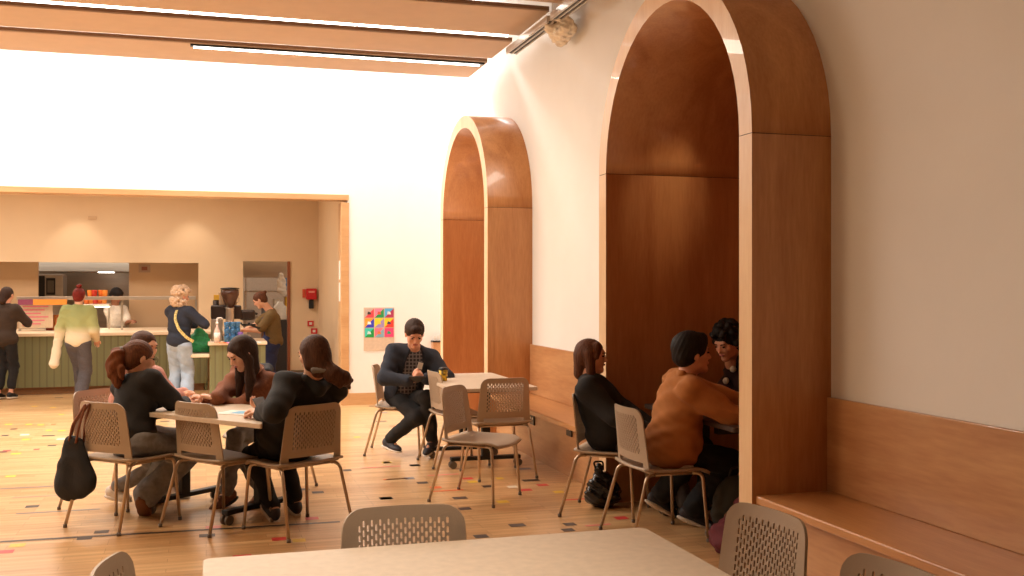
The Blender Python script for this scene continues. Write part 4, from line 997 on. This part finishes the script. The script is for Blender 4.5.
# jars on the counter
mj = [M('jar_red', rgb(150,60,44), .4), M('jar_orange', rgb(206,120,60), .4), M('jar_pink', rgb(196,130,116), .4)]
for k, u in enumerate((50, 56, 62)):
    bm = bmesh.new(); lathe(bm, [(.055,0),(.06,.02),(.06,.17),(.045,.2),(.045,.23)], seg=16); p = (XatY(u,16.45), 16.45, .853)
    o = obj('jar', bm, mj[k]); o.location = p; tag(o, ['dark red jar behind the glass, beside the menu sheet','orange jar behind the glass between two others','pinkish jar behind the glass nearest the jumper wearer'][k], 'jar', 'jars behind the sneeze guard')
# heated gantry with cups
zc_ = 17.0
boxo('heated_gantry', XatY(84.5,16.8), XatY(110,16.8), 16.6, 17.0, 1.20, 1.235, M('gantry_top', rgb(240,230,214), .3), label='bright white heated shelf behind the counter below the orange cups', cat='shelf', bevel=.005)
boxo('gantry_lamp', XatY(86,16.8), XatY(108.5,16.8), 16.63, 16.97, 1.185, 1.199, emit('gantry_glow', (1,.85,.65,1), 8), label='glowing lamp strip under the heated shelf', cat='lamp')
for u in (85.5, 109):
    x = XatY(u,16.8); boxo('gantry_post', x-.015, x+.015, 16.78, 16.81, .853, 1.185, m_steel, label='steel post holding the heated shelf, %s' % ('left one' if u < 100 else 'beside the server'), cat='post')
oc = [M('cup_orange', rgb(236,120,40), .5), M('cup_red', rgb(206,60,44), .5), M('cup_amber', rgb(240,150,60), .5)]
k = 0
for row, us in enumerate(((86.5,91,95.5,100,104.5), (90,94.5,101,105))):
    for u in us:
        bm = bmesh.new(); lathe(bm, [(.032,0),(.043,.10),(.044,.105)], seg=14)
        o = obj('paper_cup', bm, oc[(k*2+row) % 3]); o.location = (XatY(u,16.8), 16.78+.02*(k % 2), 1.236+.106*row)
        tag(o, 'orange and red paper cups stacked on the heated shelf', 'cup', 'paper cups on the heated shelf'); k += 1
# hood and oven seen through the hatch
e = empty('extractor_hood', ((hx0+hx1)/2, 19.3, 1.75), label='stainless extractor hood in the kitchen beyond the hatch', cat='hood')
bm = bmesh.new(); w2 = (hx1-hx0)/2+.6
vs = [(-w2,-.6,.0),(w2,-.6,.0),(w2,.6,0),(-w2,.6,0),(-w2+.1,-.35,.35),(w2-.1,-.35,.35),(w2-.1,.6,.35),(-w2+.1,.6,.35)]
v = [bm.verts.new(p) for p in vs]
for fc in [(0,3,2,1),(4,5,6,7),(0,1,5,4),(1,2,6,5),(2,3,7,6),(3,0,4,7)]: bm.faces.new([v[i] for i in fc])
obj('canopy', bm, m_steel, e, bevel=.01)
boxo('hood_lamp', .1, .35, -.4, -.2, -.012, -.001, emit('hood_glow', (1,.93,.8,1), 10), e)
e = empty('wall_oven', (XatY(49,18.6), 18.6, .9), label='dark upright oven with a small screen at the left of the kitchen hatch', cat='oven')
boxo('casing', -.18, .22, -.02, .5, -.9, .80, m_steel, e, bevel=.01); boxo('door', -.17, -.06, -.05, -.021, .2, .78, m_black, e, bevel=.005); boxo('screen_surround', -.04, .10, -.03, -.021, .46, .74, m_black, e); boxo('screen', -.02, .08, -.036, -.031, .5, .70, M('oven_screen', rgb(110,100,90), .3), e); boxo('handle', .0, .02, -.08, -.051, 0, .4, m_alu, e)
# header plaque, detectors
Yk = YK
def onwall(name, u, v, w, h, t, mat, label, cat, Y=Yk, bevel=.004):
    x = XatY(u, Y); zc = Y*ct+x*st; z = CH-(v-HOR)*zc/FOC
    e = boxo(name, x-w/2, x+w/2, Y-t, Y-.001, z-h/2, z+h/2, mat, bevel=bevel); tag(e, label, cat); return e
x = XatY(144.5, YH); e = empty('wall_plaque', (x, YH, CH+18*(YH*ct+x*st)/FOC), label='small grey plaque with a red centre at the top of the hatch wall', cat='plaque')
boxo('plate', -.09, .09, -.012, -.001, -.065, .065, M('plaque_grey', rgb(180,150,124), .5), e, bevel=.003); boxo('emblem', -.045, .045, -.016, -.0125, -.03, .03, M('plaque_red', rgb(150,84,64), .5), e)
onwall('wall_sensor', 92.5, 218, .12, .05, .03, M('sensor_white', rgb(206,174,138), .5), 'small white twin sensor high on the kitchen wall', 'sensor')
# red emergency phone box
x = XatY(311, YK); zz = lambda v, x, Y: CH-(v-HOR)*(Y*ct+x*st)/FOC
m_red = M('signal_red', rgb(196,30,38), .4)
e = empty('emergency_phone', (x, YK, zz(294,x,YK)), label='red emergency box with black handset on the kitchen wall', cat='emergency box')
boxo('box', -.085, .085, -.10, -.001, -.09, .09, m_red, e, bevel=.012); boxo('handset', -.04, .04, -.08, -.02, -.24, -.095, m_black, e, bevel=.01); boxo('label_plate', -.14, -.09, -.02, -.001, -.06, .08, M('label_orange', rgb(206,90,64), .5), e)
boxo('notice', -.05, .05, -.104, -.1005, .02, .05, M('label_pale', rgb(226,150,140), .5), e)
for i, (u, v) in enumerate(((310.5,323.5),(314,331))):
    x = XatY(u, YK); e = empty('safety_sign', (x, YK, zz(v,x,YK)), label=['small red square call point on the kitchen wall','small red and white sign below the call point'][i], cat='sign')
    boxo('plate', -.05, .05, -.02, -.001, -.045, .045, m_red, e, bevel=.003); boxo('symbol', -.022, .022, -.024, -.0205, -.02, .02, s_white, e)
# coffee counter
zt2 = .79; ykf = 13.62
x0, x1 = XatY(209.5, ykf), XatY(265.5, ykf)
e = empty('coffee_counter', ((x0+x1)/2, ykf+.4, 0), label='sage green coffee counter with a pale top and a lower shelf at its side', cat='counter')
cx = (x0+x1)/2; h = (x1-x0)/2
boxo('worktop', -h-.02, h+.02, -.43, .45, zt2-.04, zt2, m_counter, e, bevel=.004)
boxo('front', -h, h, -.4, -.36, .02, zt2-.041, m_green, e); boxo('side_panel', -h, -h+.035, -.36, .42, .02, zt2-.041, oakLh, e); boxo('side_panel', h-.035, h, -.36, .42, .02, zt2-.041, m_green, e)
xs_ = XatY(188, ykf)
boxo('lower_shelf', xs_-cx, -h-.001, -.43, .30, .60, .64, m_counter, e, bevel=.004)
boxo('plinth', -h+.04, h-.04, -.34, -.32, 0, .02, m_dark, e)
# the machine
mx = XatY(232, 14.1)
mdk = M('machine_dark', rgb(58,46,40), .35, metal=.4)
e = empty('coffee_machine', (mx, 14.15, zt2), label='dark espresso machine on the coffee counter with group handles and a cup rail', cat='coffee machine')
boxo('body', -.27, .12, -.12, .22, .28, .46, mdk, e, bevel=.02); boxo('column', -.27, -.12, -.1, .2, 0, .28, m_steel, e, bevel=.01); boxo('drip_tray', -.12, .24, -.15, .2, 0, .06, m_steel, e, bevel=.005)
boxo('head', .10, .30, -.10, .12, .26, .40, mdk, e, bevel=.03)
for i in (0, 1):
    bm = bmesh.new(); tube(bm, [(.12+.1*i,-.02,.22), (.13+.1*i,-.05,.20), (.30+.06*i,-.10,.20-.05*i)], .013, 8); obj('portafilter', bm, m_black, e)
bm = bmesh.new(); tube(bm, [(.27,-.02,.36),(.33,-.03,.34)], .015, 8); obj('steam_knob', bm, m_black, e)
e = empty('bean_grinder', (XatY(230,13.9), 13.95, zt2), label='coffee grinder with a tall dark bean hopper beside the espresso machine', cat='grinder')
bm = bmesh.new(); lathe(bm, [(.07,0),(.07,.05),(.055,.06),(.055,.42),(.06,.43)], seg=20); obj('base', bm, m_steel, e)
bm = bmesh.new(); lathe(bm, [(.045,.43),(.115,.60),(.118,.66),(.105,.67)], seg=24); obj('hopper', bm, M('hopper_smoked', rgb(78,50,38), .2), e)
bm = bmesh.new(); lathe(bm, [(.12,.671),(.12,.69),(.02,.70)], seg=24); obj('lid', bm, m_black, e)
def bottle(name, u, Y, prof, mat, label, cat, extra=None, seg=18):
    e = empty(name, (XatY(u, Y), Y, zt2), label=label, cat=cat); bm = bmesh.new(); lathe(bm, prof, seg=seg); obj('bottle_body', bm, mat, e); return e
e = bottle('pump_bottle', 217, 13.45, [(.035,0),(.038,.02),(.038,.15),(.014,.2),(.014,.23)], M('syrup_pale', rgb(206,176,160), .3), 'clear syrup bottle with white pump on the coffee counter', 'bottle')
bm = bmesh.new(); lathe(bm, [(.018,.231),(.018,.26),(.006,.262),(.006,.31)], seg=12); tube(bm, [(0,0,.31),(.05,0,.315),(.07,0,.30)], .008, 8); obj('pump', bm, s_white, e)
bm = bmesh.new(); lathe(bm, [(.0385,.03),(.0385,.13)], seg=18); obj('label_band', bm, s_white, e)
m_cup = M('blue_patterned_card', rgb(70,130,180), .5, var=.75, scale=55, detail=1)
for i, (u, n_) in enumerate(((227,3),(232.5,3),(237.5,3))):
    for k in range(n_):
        bm = bmesh.new(); lathe(bm, [(.030,0),(.038,.08),(.039,.085)], seg=16); o = obj('patterned_cup', bm, m_cup); o.location = (XatY(u,13.5)+0, 13.5+.02*i, zt2+.086*k+.001)
        tag(o, 'blue patterned paper cups stacked upside beside the pump bottle', 'cup', 'blue patterned cups')
bottle('purple_can', 240.5, 13.42, [(.032,0),(.034,.01),(.034,.125),(.028,.135)], M('can_purple', rgb(104,62,132), .35), 'purple tin standing at the front of the coffee counter', 'tin')
for i, (u, c, w) in enumerate(((223,(236,130,80),.10),(229,(226,140,190),.13),(252,(206,214,210),.22))):
    p = Vector((XatY(u,13.32), 13.32, zt2)); bm = bmesh.new(); prism(bm, [(-w/2,-.05),(w/2,-.06),(w/2-.02,.06),(-w/2+.01,.05)], .0005, .012)
    o = obj('leaflet', bm, M('leaflet_%s' % ['orange','pink','grey'][i], rgb(*c), .6)); o.location = p; tag(o, ['orange leaflet flat on the coffee counter','pink leaflet flat on the coffee counter','pale folded cloth at the right end of the coffee counter'][i], ['leaflet','leaflet','cloth'][i])
for i, (u, Y, hgt) in enumerate(((239,14.3,.40),(243,14.3,.36))):
    e = empty('glass_jug', (XatY(u,Y), Y, zt2+.461), label=['taller glass jug on top of the espresso machine','shorter glass jug on top of the espresso machine'][i], cat='jug'); e.location = (mx-.12+.13*i, 14.2, zt2+.461)
    bm = bmesh.new(); lathe(bm, [(.05,0),(.055,.02),(.05,.16-.03*i),(.055,.17-.03*i)], seg=18); obj('bowl', bm, M('jug_glass', rgb(190,160,130), .2), e); bm = bmesh.new(); tube(bm, [(.05,0,.13-.02*i),(.085,0,.11-.02*i),(.08,0,.05),(.05,0,.03)], .006, 6); obj('handle', bm, m_steel, e)
bottle('sugar_box', 216, 14.2, [(.04,0),(.04,.52),(.035,.53)], mdk, 'narrow dark canister with a yellow lid behind the coffee grinder', 'canister')
e = boxo('yellow_carton', XatY(216.5,14.2)-.035, XatY(216.5,14.2)+.035, 14.17, 14.23, zt2+.531, zt2+.60, M('carton_yellow', rgb(226,176,50), .5), label='small yellow carton standing on the dark canister', cat='carton', bevel=.004)
# store room shelves through the doorway
e = empty('storage_shelf', ((dx1+dx0)/2+.25, 18.6, 0), label='steel storage shelving in the store room through the doorway', cat='shelving')
for z in (.1,.5,.95,1.4): boxo('shelf_board', -.55, .35, -.2, .3, z, z+.03, m_steel, e)
for sx in (-.54, .32):
    for sy in (-.19, .27): boxo('upright', sx, sx+.02, sy, sy+.02, 0, 1.8, m_alu, e)
bx = (dx1+dx0)/2+.25
stc = [((.10),.13,.25,(196,60,60),'red'),((.22),.13,.3,(70,90,150),'blue'),((.05),.53,.2,(206,196,186),'white'),((.22),.53,.28,(40,40,44),'black'),((.0),.98,.3,(226,216,200),'cream'),((.2),.98,.34,(226,176,60),'yellow'),((.12),1.43,.3,(90,130,180),'bright blue'),((-.2),.53,.25,(150,110,80),'brown'),((-.2),.98,.22,(120,124,130),'grey')]
for dx_, z, hh, c, nm in stc:
    o = boxo('storage_box', bx+dx_-.055, bx+dx_+.055, 18.5, 18.75, z+.001, z+hh, M('stored_'+nm.replace(' ','_'), rgb(*c), .6), bevel=.02); tag(o, nm+' box on the store room shelving behind the barista', 'storage box', 'boxes in the store room')
m_wc = M('hanging_white_cotton', rgb(220,212,200), .8)
q = np.array([XatY(281,17.9), 17.9, 1.42]); e = empty('hanging_apron', tuple(q), label='white apron hanging inside the store room doorway', cat='apron')
sdf_obj('cloth', [cap(q+[0,0,.28], q+[0,0,.05], .04, .075, k=.03), cap(q+[.03,0,.2], q+[.05,0,-.05], .04, .05, k=.03)], .01, m_wc, e, tuple(q), fold=folds(.01,50))
q = np.array([XatY(280,18.0), 18.0, .93]); e = empty('white_container', tuple(q), label='large white plastic container inside the store room doorway', cat='container')
bm = bmesh.new(); lathe(bm, [(.10,0),(.11,.02),(.11,.22),(.05,.28),(.05,.31)], seg=20); obj('container_body', bm, m_wc, e); boxo('stand', -.12, .12, -.1, .1, -.93, -.001, M('trolley_black', rgb(50,44,40), .6), e)
boxo('steel_lintel', dx0-.1, dx1+.1, 18.0, 18.04, zt_d-.26, zt_d+.1, m_steel, label='stainless band across the top of the store room doorway', cat='panel')
# green bag on the lower shelf
gp = P(199.5,351,13.35); gp.z = .641
m_gbag = M('green_quilted_nylon', rgb(44,158,98), .4, var=.25, scale=40, bump=.4)
e = empty('handbag', gp, label='bright green gathered bag resting on the low shelf of the coffee counter', cat='bag'); g = np.array(gp)
sdf_obj('bag_body', [ell(g+[0,0,.09],[.145,.10,.10],k=.03), ell(g+[0,0,.18],[.12,.08,.10],k=.04), ell(g+[0,0,.26],[.07,.05,.06],k=.03), cap(g+[-.09,0,.03], g+[.09,0,.03], .035,k=.03)], .007, m_gbag, e, tuple(g), fold=folds(.008,60), clip=[(g+[0,0,.001],(0,0,-1))])
bm = bmesh.new(); tube(bm, fillet([(-.04,0,.28),(-.03,0,.33),(.03,0,.33),(.04,0,.28)], .02), .008, 8); obj('strap', bm, M('strap_gold', rgb(196,170,90), .5), e)
# poster
xp = XatY(379, YF); zp = zz(329, xp, YF); Wp = 30*(YF*ct+xp*st)/FOC*1.02; Hp = 43*(YF*ct+xp*st)/FOC
e = empty('poster', (xp, YF, zp), label='square-patterned colourful poster on the white wall beside the phone user', cat='poster')
boxo('paper', -Wp/2, Wp/2, -.006, -.001, -Hp/2, Hp/2, M('poster_paper', rgb(206,184,160), .6), e)
pcs = [((190,170,160),(220,70,80)),((236,130,160),(40,150,80)),((80,170,220),(170,50,90)),((240,160,60),(50,60,190)),((220,210,50),(160,140,190)),((250,200,40),(226,60,50)),((60,200,180),(20,150,70)),((240,120,140),(130,170,190)),((226,70,120),(226,70,120))]
s = Wp*.30
for i in range(9):
    r_, c_ = divmod(i, 3); x0 = -Wp/2+.012+c_*(s+.006*1.6); z0 = Hp/2-.012-(r_+1)*s-r_*.008
    bm = bmesh.new()
    t1_ = [bm.verts.new(p) for p in ((x0,-.0075,z0),(x0,-.0075,z0+s),(x0+s,-.0075,z0+s))]; bm.faces.new(t1_).material_index = 0
    t2_ = [bm.verts.new(p) for p in ((x0,-.0075,z0),(x0+s,-.0075,z0+s),(x0+s,-.0075,z0))]; bm.faces.new(t2_).material_index = 1
    cm = [(60,50,50),(200,80,60),(236,220,210),(236,236,236),(226,200,60),(60,60,90),(200,226,220),(226,120,60),(40,150,110)][i]
    v = [bm.verts.new((x0+s*a, -.0085, z0+s*b)) for a, b in ((.28,.35),(.72,.35),(.62,.6),(.35,.68))]; bm.faces.new(v).material_index = 2
    o = obj('motif', bm, [M('poster_a%d' % i, rgb(*pcs[i][0]), .6), M('poster_b%d' % i, rgb(*pcs[i][1]), .6), M('poster_c%d' % i, rgb(*cm), .6)], e)
# leaflet holder by the arch
x = XatY(436.5, YF); z = zz(355, x, YF)
e = empty('leaflet_holder', (x, YF, z), label='small wooden box with a dark rim on the far wall beside the small arch', cat='wall box')
boxo('box', -.07, .10, -.12, -.001, 0, .17, oak_back, e, bevel=.004); boxo('rim', -.075, .105, -.125, -.001, .171, .19, m_black, e); 
for k in range(3): boxo('card', -.05+.04*k, -.02+.04*k, -.08, -.06, .191, .25+.01*k, s_white, e)
for i, v in enumerate((270, 292)):
    x = XO-.1; z = zz(v, x, YF)
    o = boxo('paper_notice', x-.004, x-.0005, YF+.04, YF+.18, z-.12, z+.12, s_white); tag(o, ['upper white paper notice on the edge of the wide opening','lower white paper notice on the edge of the wide opening'][i], 'notice')
# ============================================================ THINGS ON TABLES
def flat(name, u, v, w, d, ang, mat, label, cat, z=ZT1, t=.003, parent=None, off=0.0):
    p = G(u, v, z); bm = bmesh.new(); ca, sa = math.cos(ang), math.sin(ang)
    prism(bm, [(x*ca-y*sa, x*sa+y*ca) for x, y in ((-w/2,-d/2),(w/2,-d/2),(w/2,d/2),(-w/2,d/2))], .0005+off, .0005+off+t)
    o = obj(name, bm, mat, parent); 
    if parent is None: o.location = (p.x, p.y, z); tag(o, label, cat)
    return o
m_paper = M('white_paper', rgb(238,232,224), .7); m_pblue = M('paper_blue', rgb(120,180,214), .6)
o = flat('worksheet', 241, 413, .26, .2, -.6, m_paper, 'white sheet with a blue picture near the phone on the shared table', 'paper'); flat('printed_picture', 0,0, .10, .12, -.6, m_pblue, '', '', parent=o, off=.0035, t=.0006)
o = flat('worksheet', 200, 404, .28, .2, -.5, m_paper, 'white sheet between the clasped hands and the pink sleeve', 'paper')
o = flat('worksheet', 190, 411, .2, .15, -.2, m_paper, 'small white sheet at the near edge of the shared table', 'paper')
def phone(p, ax, up, label):
    e = empty('smartphone', p, label=label, cat='phone'); a = Vector(ax).normalized(); u = Vector(up); u = (u-a*u.dot(a)).normalized(); n = a.cross(u)
    for nm, hw_, hh_, t0, t1, mt in (('case', .035,.072,-.004,.004,M('phone_case', rgb(50,48,52), .3)), ('screen', .031,.067,.0041,.0052,M('phone_screen', rgb(120,124,134), .15))):
        bm = bmesh.new(); vs = [bm.verts.new(a*x+u*y+n*z) for z in (t0,t1) for x, y in ((-hw_,-hh_),(hw_,-hh_),(hw_,hh_),(-hw_,hh_))]
        for f in [(0,1,2,3),(4,5,6,7),(0,1,5,4),(1,2,6,5),(2,3,7,6),(3,0,4,7)]: bm.faces.new([vs[i] for i in f])
        obj(nm, bm, mt, e, bevel=.002)
phone(P(262,406,6.12), cdir(.6,.4,.1), cdir(-.5,.4,.45), 'phone held up by the person in the black hoodie')
phone(P(417.5,379,8.83), cdir(0,-.5,.5), cdir(1,0,.05), 'phone held in both hands by the person in the plaid shirt')
p = G(443.5,381,ZT1); e = empty('takeaway_cup', (p.x,p.y,ZT1), label='yellow and black patterned cup with a black lid on the middle table', cat='cup')
bm = bmesh.new(); lathe(bm, [(.030,0.001),(.040,.095)], seg=20); obj('cup', bm, M('cup_yellow_pattern', rgb(206,160,40), .5, var=.75, scale=45, detail=0), e)
bm = bmesh.new(); lathe(bm, [(.043,.096),(.043,.105),(.036,.108),(.036,.116)], seg=20); obj('lid', bm, m_black, e)
# ============================================================ BAGS
m_tote = M('black_canvas', rgb(24,22,24), .8, var=.1, scale=80, bump=.2); m_tan = M('tan_leather_strap', rgb(120,66,44), .5)
q = A3(P(75,468,6.42)); dR = cdv(1,-.35); dU = np.array([0,0,1.0]); dF = nrm(np.cross(dR, dU))
TMx = np.stack([nrm(dR), dF, dU], 1)
e = empty('tote_bag', (q[0],q[1],q[2]-.2), label='black tote with tan straps hanging from the back corner of a chair', cat='bag'); Ob = (q[0],q[1],q[2]-.2)
Lq = lambda x, y, z: q+TMx@np.array([x,y,z])
sdf_obj('bag_body', [_fc(Lq(-.03,0,.16), Lq(-.06,0,-.10), .05, .10, dF, .45, .03, False), _fc(Lq(.02,0,.14), Lq(.07,0,-.07), .05, .09, dF, .45, .03, False), _fc(Lq(-.05,0,-.11), Lq(.04,0,-.11), .085, .075, dF, .5, .03, False)], .006, m_tote, e, Ob, fold=folds(.005,30))
top = A3(P(88,403,6.30))
for k, s in enumerate((-1, 1)):
    bm = bmesh.new(); o_ = np.array(Ob)
    pts = [Lq(-.055+.03*k, .022*s, .17)-o_, Lq(-.03+.03*k,.024*s,.27)-o_, top+np.array([0,0,.0])+dF*.018*s-o_, Lq(.055+.0*k,.024*s,.27)-o_ , Lq(.045-.02*k,.022*s,.16)-o_]
    tube(bm, fillet([tuple(x) for x in pts], .03, 4), .0075, 8); obj('strap', bm, m_tan, e)
q = A3(CW(.62,6.98,0)); e = empty('plastic_bag', tuple(q), label='shiny black plastic bag on the floor under the bobbed-hair sitter', cat='bag')
m_pb = M('black_polythene', rgb(18,17,18), .18, var=.2, scale=20)
sdf_obj('bag_body', [ell(q+[0,0,.09],[.13,.10,.10],k=.03), ell(q+[.0,0,.17],[.085,.07,.07],k=.04), cap(q+[-.01,0,.2],q+[-.03,.0,.27],.03,.025,k=.02)], .006, m_pb, e, tuple(q), fold=folds(.010,75), clip=[(q+[0,0,.001],(0,0,-1))])
bm = bmesh.new(); tube(bm, fillet([(-.05,0,.25),(-.07,0,.31),(0,0,.31),(.0,0,.25)], .02), .007, 6); obj('handle', bm, m_pb, e)
q = A3(CW(1.33,6.10,0)); e = empty('backpack', tuple(q), label='dark green and brown backpack on the floor below the booth table', cat='bag')
m_bp = M('dark_green_canvas', rgb(44,42,32), .8, var=.3, scale=12, bump=.2)
sdf_obj('bag_body', [ell(q+[0,0,.16],[.15,.12,.16],k=.03), ell(q+[0,0,.26],[.11,.09,.12],k=.04)], .008, m_bp, e, tuple(q), fold=folds(.006,40), clip=[(q+[0,0,.001],(0,0,-1))])
sdf_obj('front_pocket', [ell(q+A3(cdv(0,-.10,.13)),[.10,.06,.09],k=.02)], .007, M('pocket_brown', rgb(104,66,40), .8), e, tuple(q))
bm = bmesh.new(); tube(bm, fillet([(-.04,0,.36),(-.03,0,.42),(.03,0,.42),(.04,0,.36)], .02), .008, 6); obj('grab_handle', bm, m_black, e)
q = A3(CW(1.22,5.78,0)); e = empty('maroon_jacket', tuple(q), label='maroon garment heaped on the floor beside the big arch jamb', cat='garment')
sdf_obj('cloth', [ell(q+[0,0,.08],[.10,.13,.10],k=.03), cap(q+[.02,.02,.1], q+A3(cdv(.14,.12,.27)), .07, .05, k=.05)], .008, M('maroon_cloth', rgb(104,40,52), .8, var=.15, scale=30, bump=.2), e, tuple(q), fold=folds(.012,45), clip=[(q+[0,0,.001],(0,0,-1))])
# clear wrap bundle on the ceiling track joint
q = np.array([2.97, 8.42, 3.73]); e = empty('plastic_wrap_bundle', tuple(q), label='crumpled translucent plastic bundle wrapped round the ceiling track joint', cat='wrapping')
m_wrap = M('cloudy_polythene', rgb(236,222,202), .25, var=.25, scale=25, bump=.6, dist=.01)
sdf_obj('wrap', [ell(q,[.10,.20,.09],k=.03), cap(q+[-.12,-.02,.03], q+[.04,.14,-.03], .05, .07, k=.03), cap(q+[-.1,-.22,.06], q+[.0,-.1,.03], .04, .05, k=.03)], .010, m_wrap, e, tuple(q), fold=folds(.016,60))

# ============================================================ LIGHT
def area(name, loc, rot, sx, sy, power, color=(1,.85,.68)):
    l = bpy.data.lights.new(name, 'AREA'); l.shape = 'RECTANGLE'; l.size = sx; l.size_y = sy; l.energy = power; l.color = color
    o = bpy.data.objects.new(name, l); o.location = loc; o.rotation_euler = rot; link(o); return o
DAY = (1, .96, .90); WARM = (1, .86, .70)
area('skylight_daylight', (-2.7, 12.2, HC+.3), (0,0,0), 11.3, 1.2, 620, (1,.975,.94))
area('strip_lamp', (.9, 10.64, ZR-.07), (0,0,0), 2.0, .04, 18, (1,.93,.82))
area('hall_fill_left', (-5.0, 10.2, 3.85), (0,0,0), 4, 1, 200, (1,.95,.88))  # added fill without a fitting, brightens the right wall between the arches
area('hall_fill_middle', (-1.2, 9.0, 3.85), (0,0,0), 4.5, .5, 180, (1,.90,.77))  # added fill under the panels for the people and right wall
area('hall_fill_tables', (-2.6, 6.0, 3.85), (0,0,0), 3, .5, 105, (1,.74,.48))  # invented warm fill, tints the near wall and tables
area('kitchen_lamp', (-2.5, 15.2, 3.05), (0,0,0), 6, 1.0, 112, (1,.93,.81))
area('galley_lamp', (-2.6, 19.0, 2.9), (0,0,0), 4, 1.0, 32, (1,.93,.82))
area('store_fill', (.6, 18.6, 3.0), (0,0,0), .6, 1.0, 30, (1,.93,.82))  # fill added to lift the dark store room interior
area('small_alcove_lamp', (3.4, 10.8, 3.0), (0,0,0), .3, .5, 9, (1,.93,.82))
def spot(name, loc, target, power, angle, color=WARM, blend=.6, r=.03):
    l = bpy.data.lights.new(name, 'SPOT'); l.energy = power; l.spot_size = angle; l.spot_blend = blend; l.color = color; l.shadow_soft_size = r
    o = bpy.data.objects.new(name, l); o.location = loc; o.rotation_euler = (Vector(target)-Vector(loc)).to_track_quat('-Z', 'Y').to_euler(); link(o); return o
for x in (-3.6, -1.9, -.2): spot('downlight', (x, 16.75, 3.05), (x, 17.1, 0), 22, 1.3)
spot('table_fill_spot', (-.3, 2.0, 4.9), (-.1, 2.5, .7), 640, .80, (1,.87,.70), .9, .15)  # added spot, no real fitting, brightens the foreground table
spot('alcove_lamp', (3.3, 5.75, 3.0), (3.12, 6.62, 2.15), 26, .62, (1,.85,.6), 1.0)
w = bpy.data.worlds.new('world'); bpy.context.scene.world = w; w.use_nodes = True
w.node_tree.nodes['Background'].inputs[0].default_value = (1, .93, .84, 1); w.node_tree.nodes['Background'].inputs[1].default_value = 1.2
# ============================================================ CAMERA
cam = bpy.data.cameras.new('camera'); co = bpy.data.objects.new('camera', cam); link(co)
co.location = (0,0,CH); co.rotation_euler = (PI/2, 0, -TH)
cam.sensor_width = 36; cam.lens = FOC/1024*36; cam.shift_y = -1.5/1024; cam.clip_end = 200
sc = bpy.context.scene; sc.camera = co
sc.view_settings.view_transform = 'Standard'; sc.view_settings.look = 'None'; sc.view_settings.gamma = 1; sc.view_settings.use_curve_mapping = False
sc.view_settings.exposure = 0.0
sc.cycles.max_bounces = 8
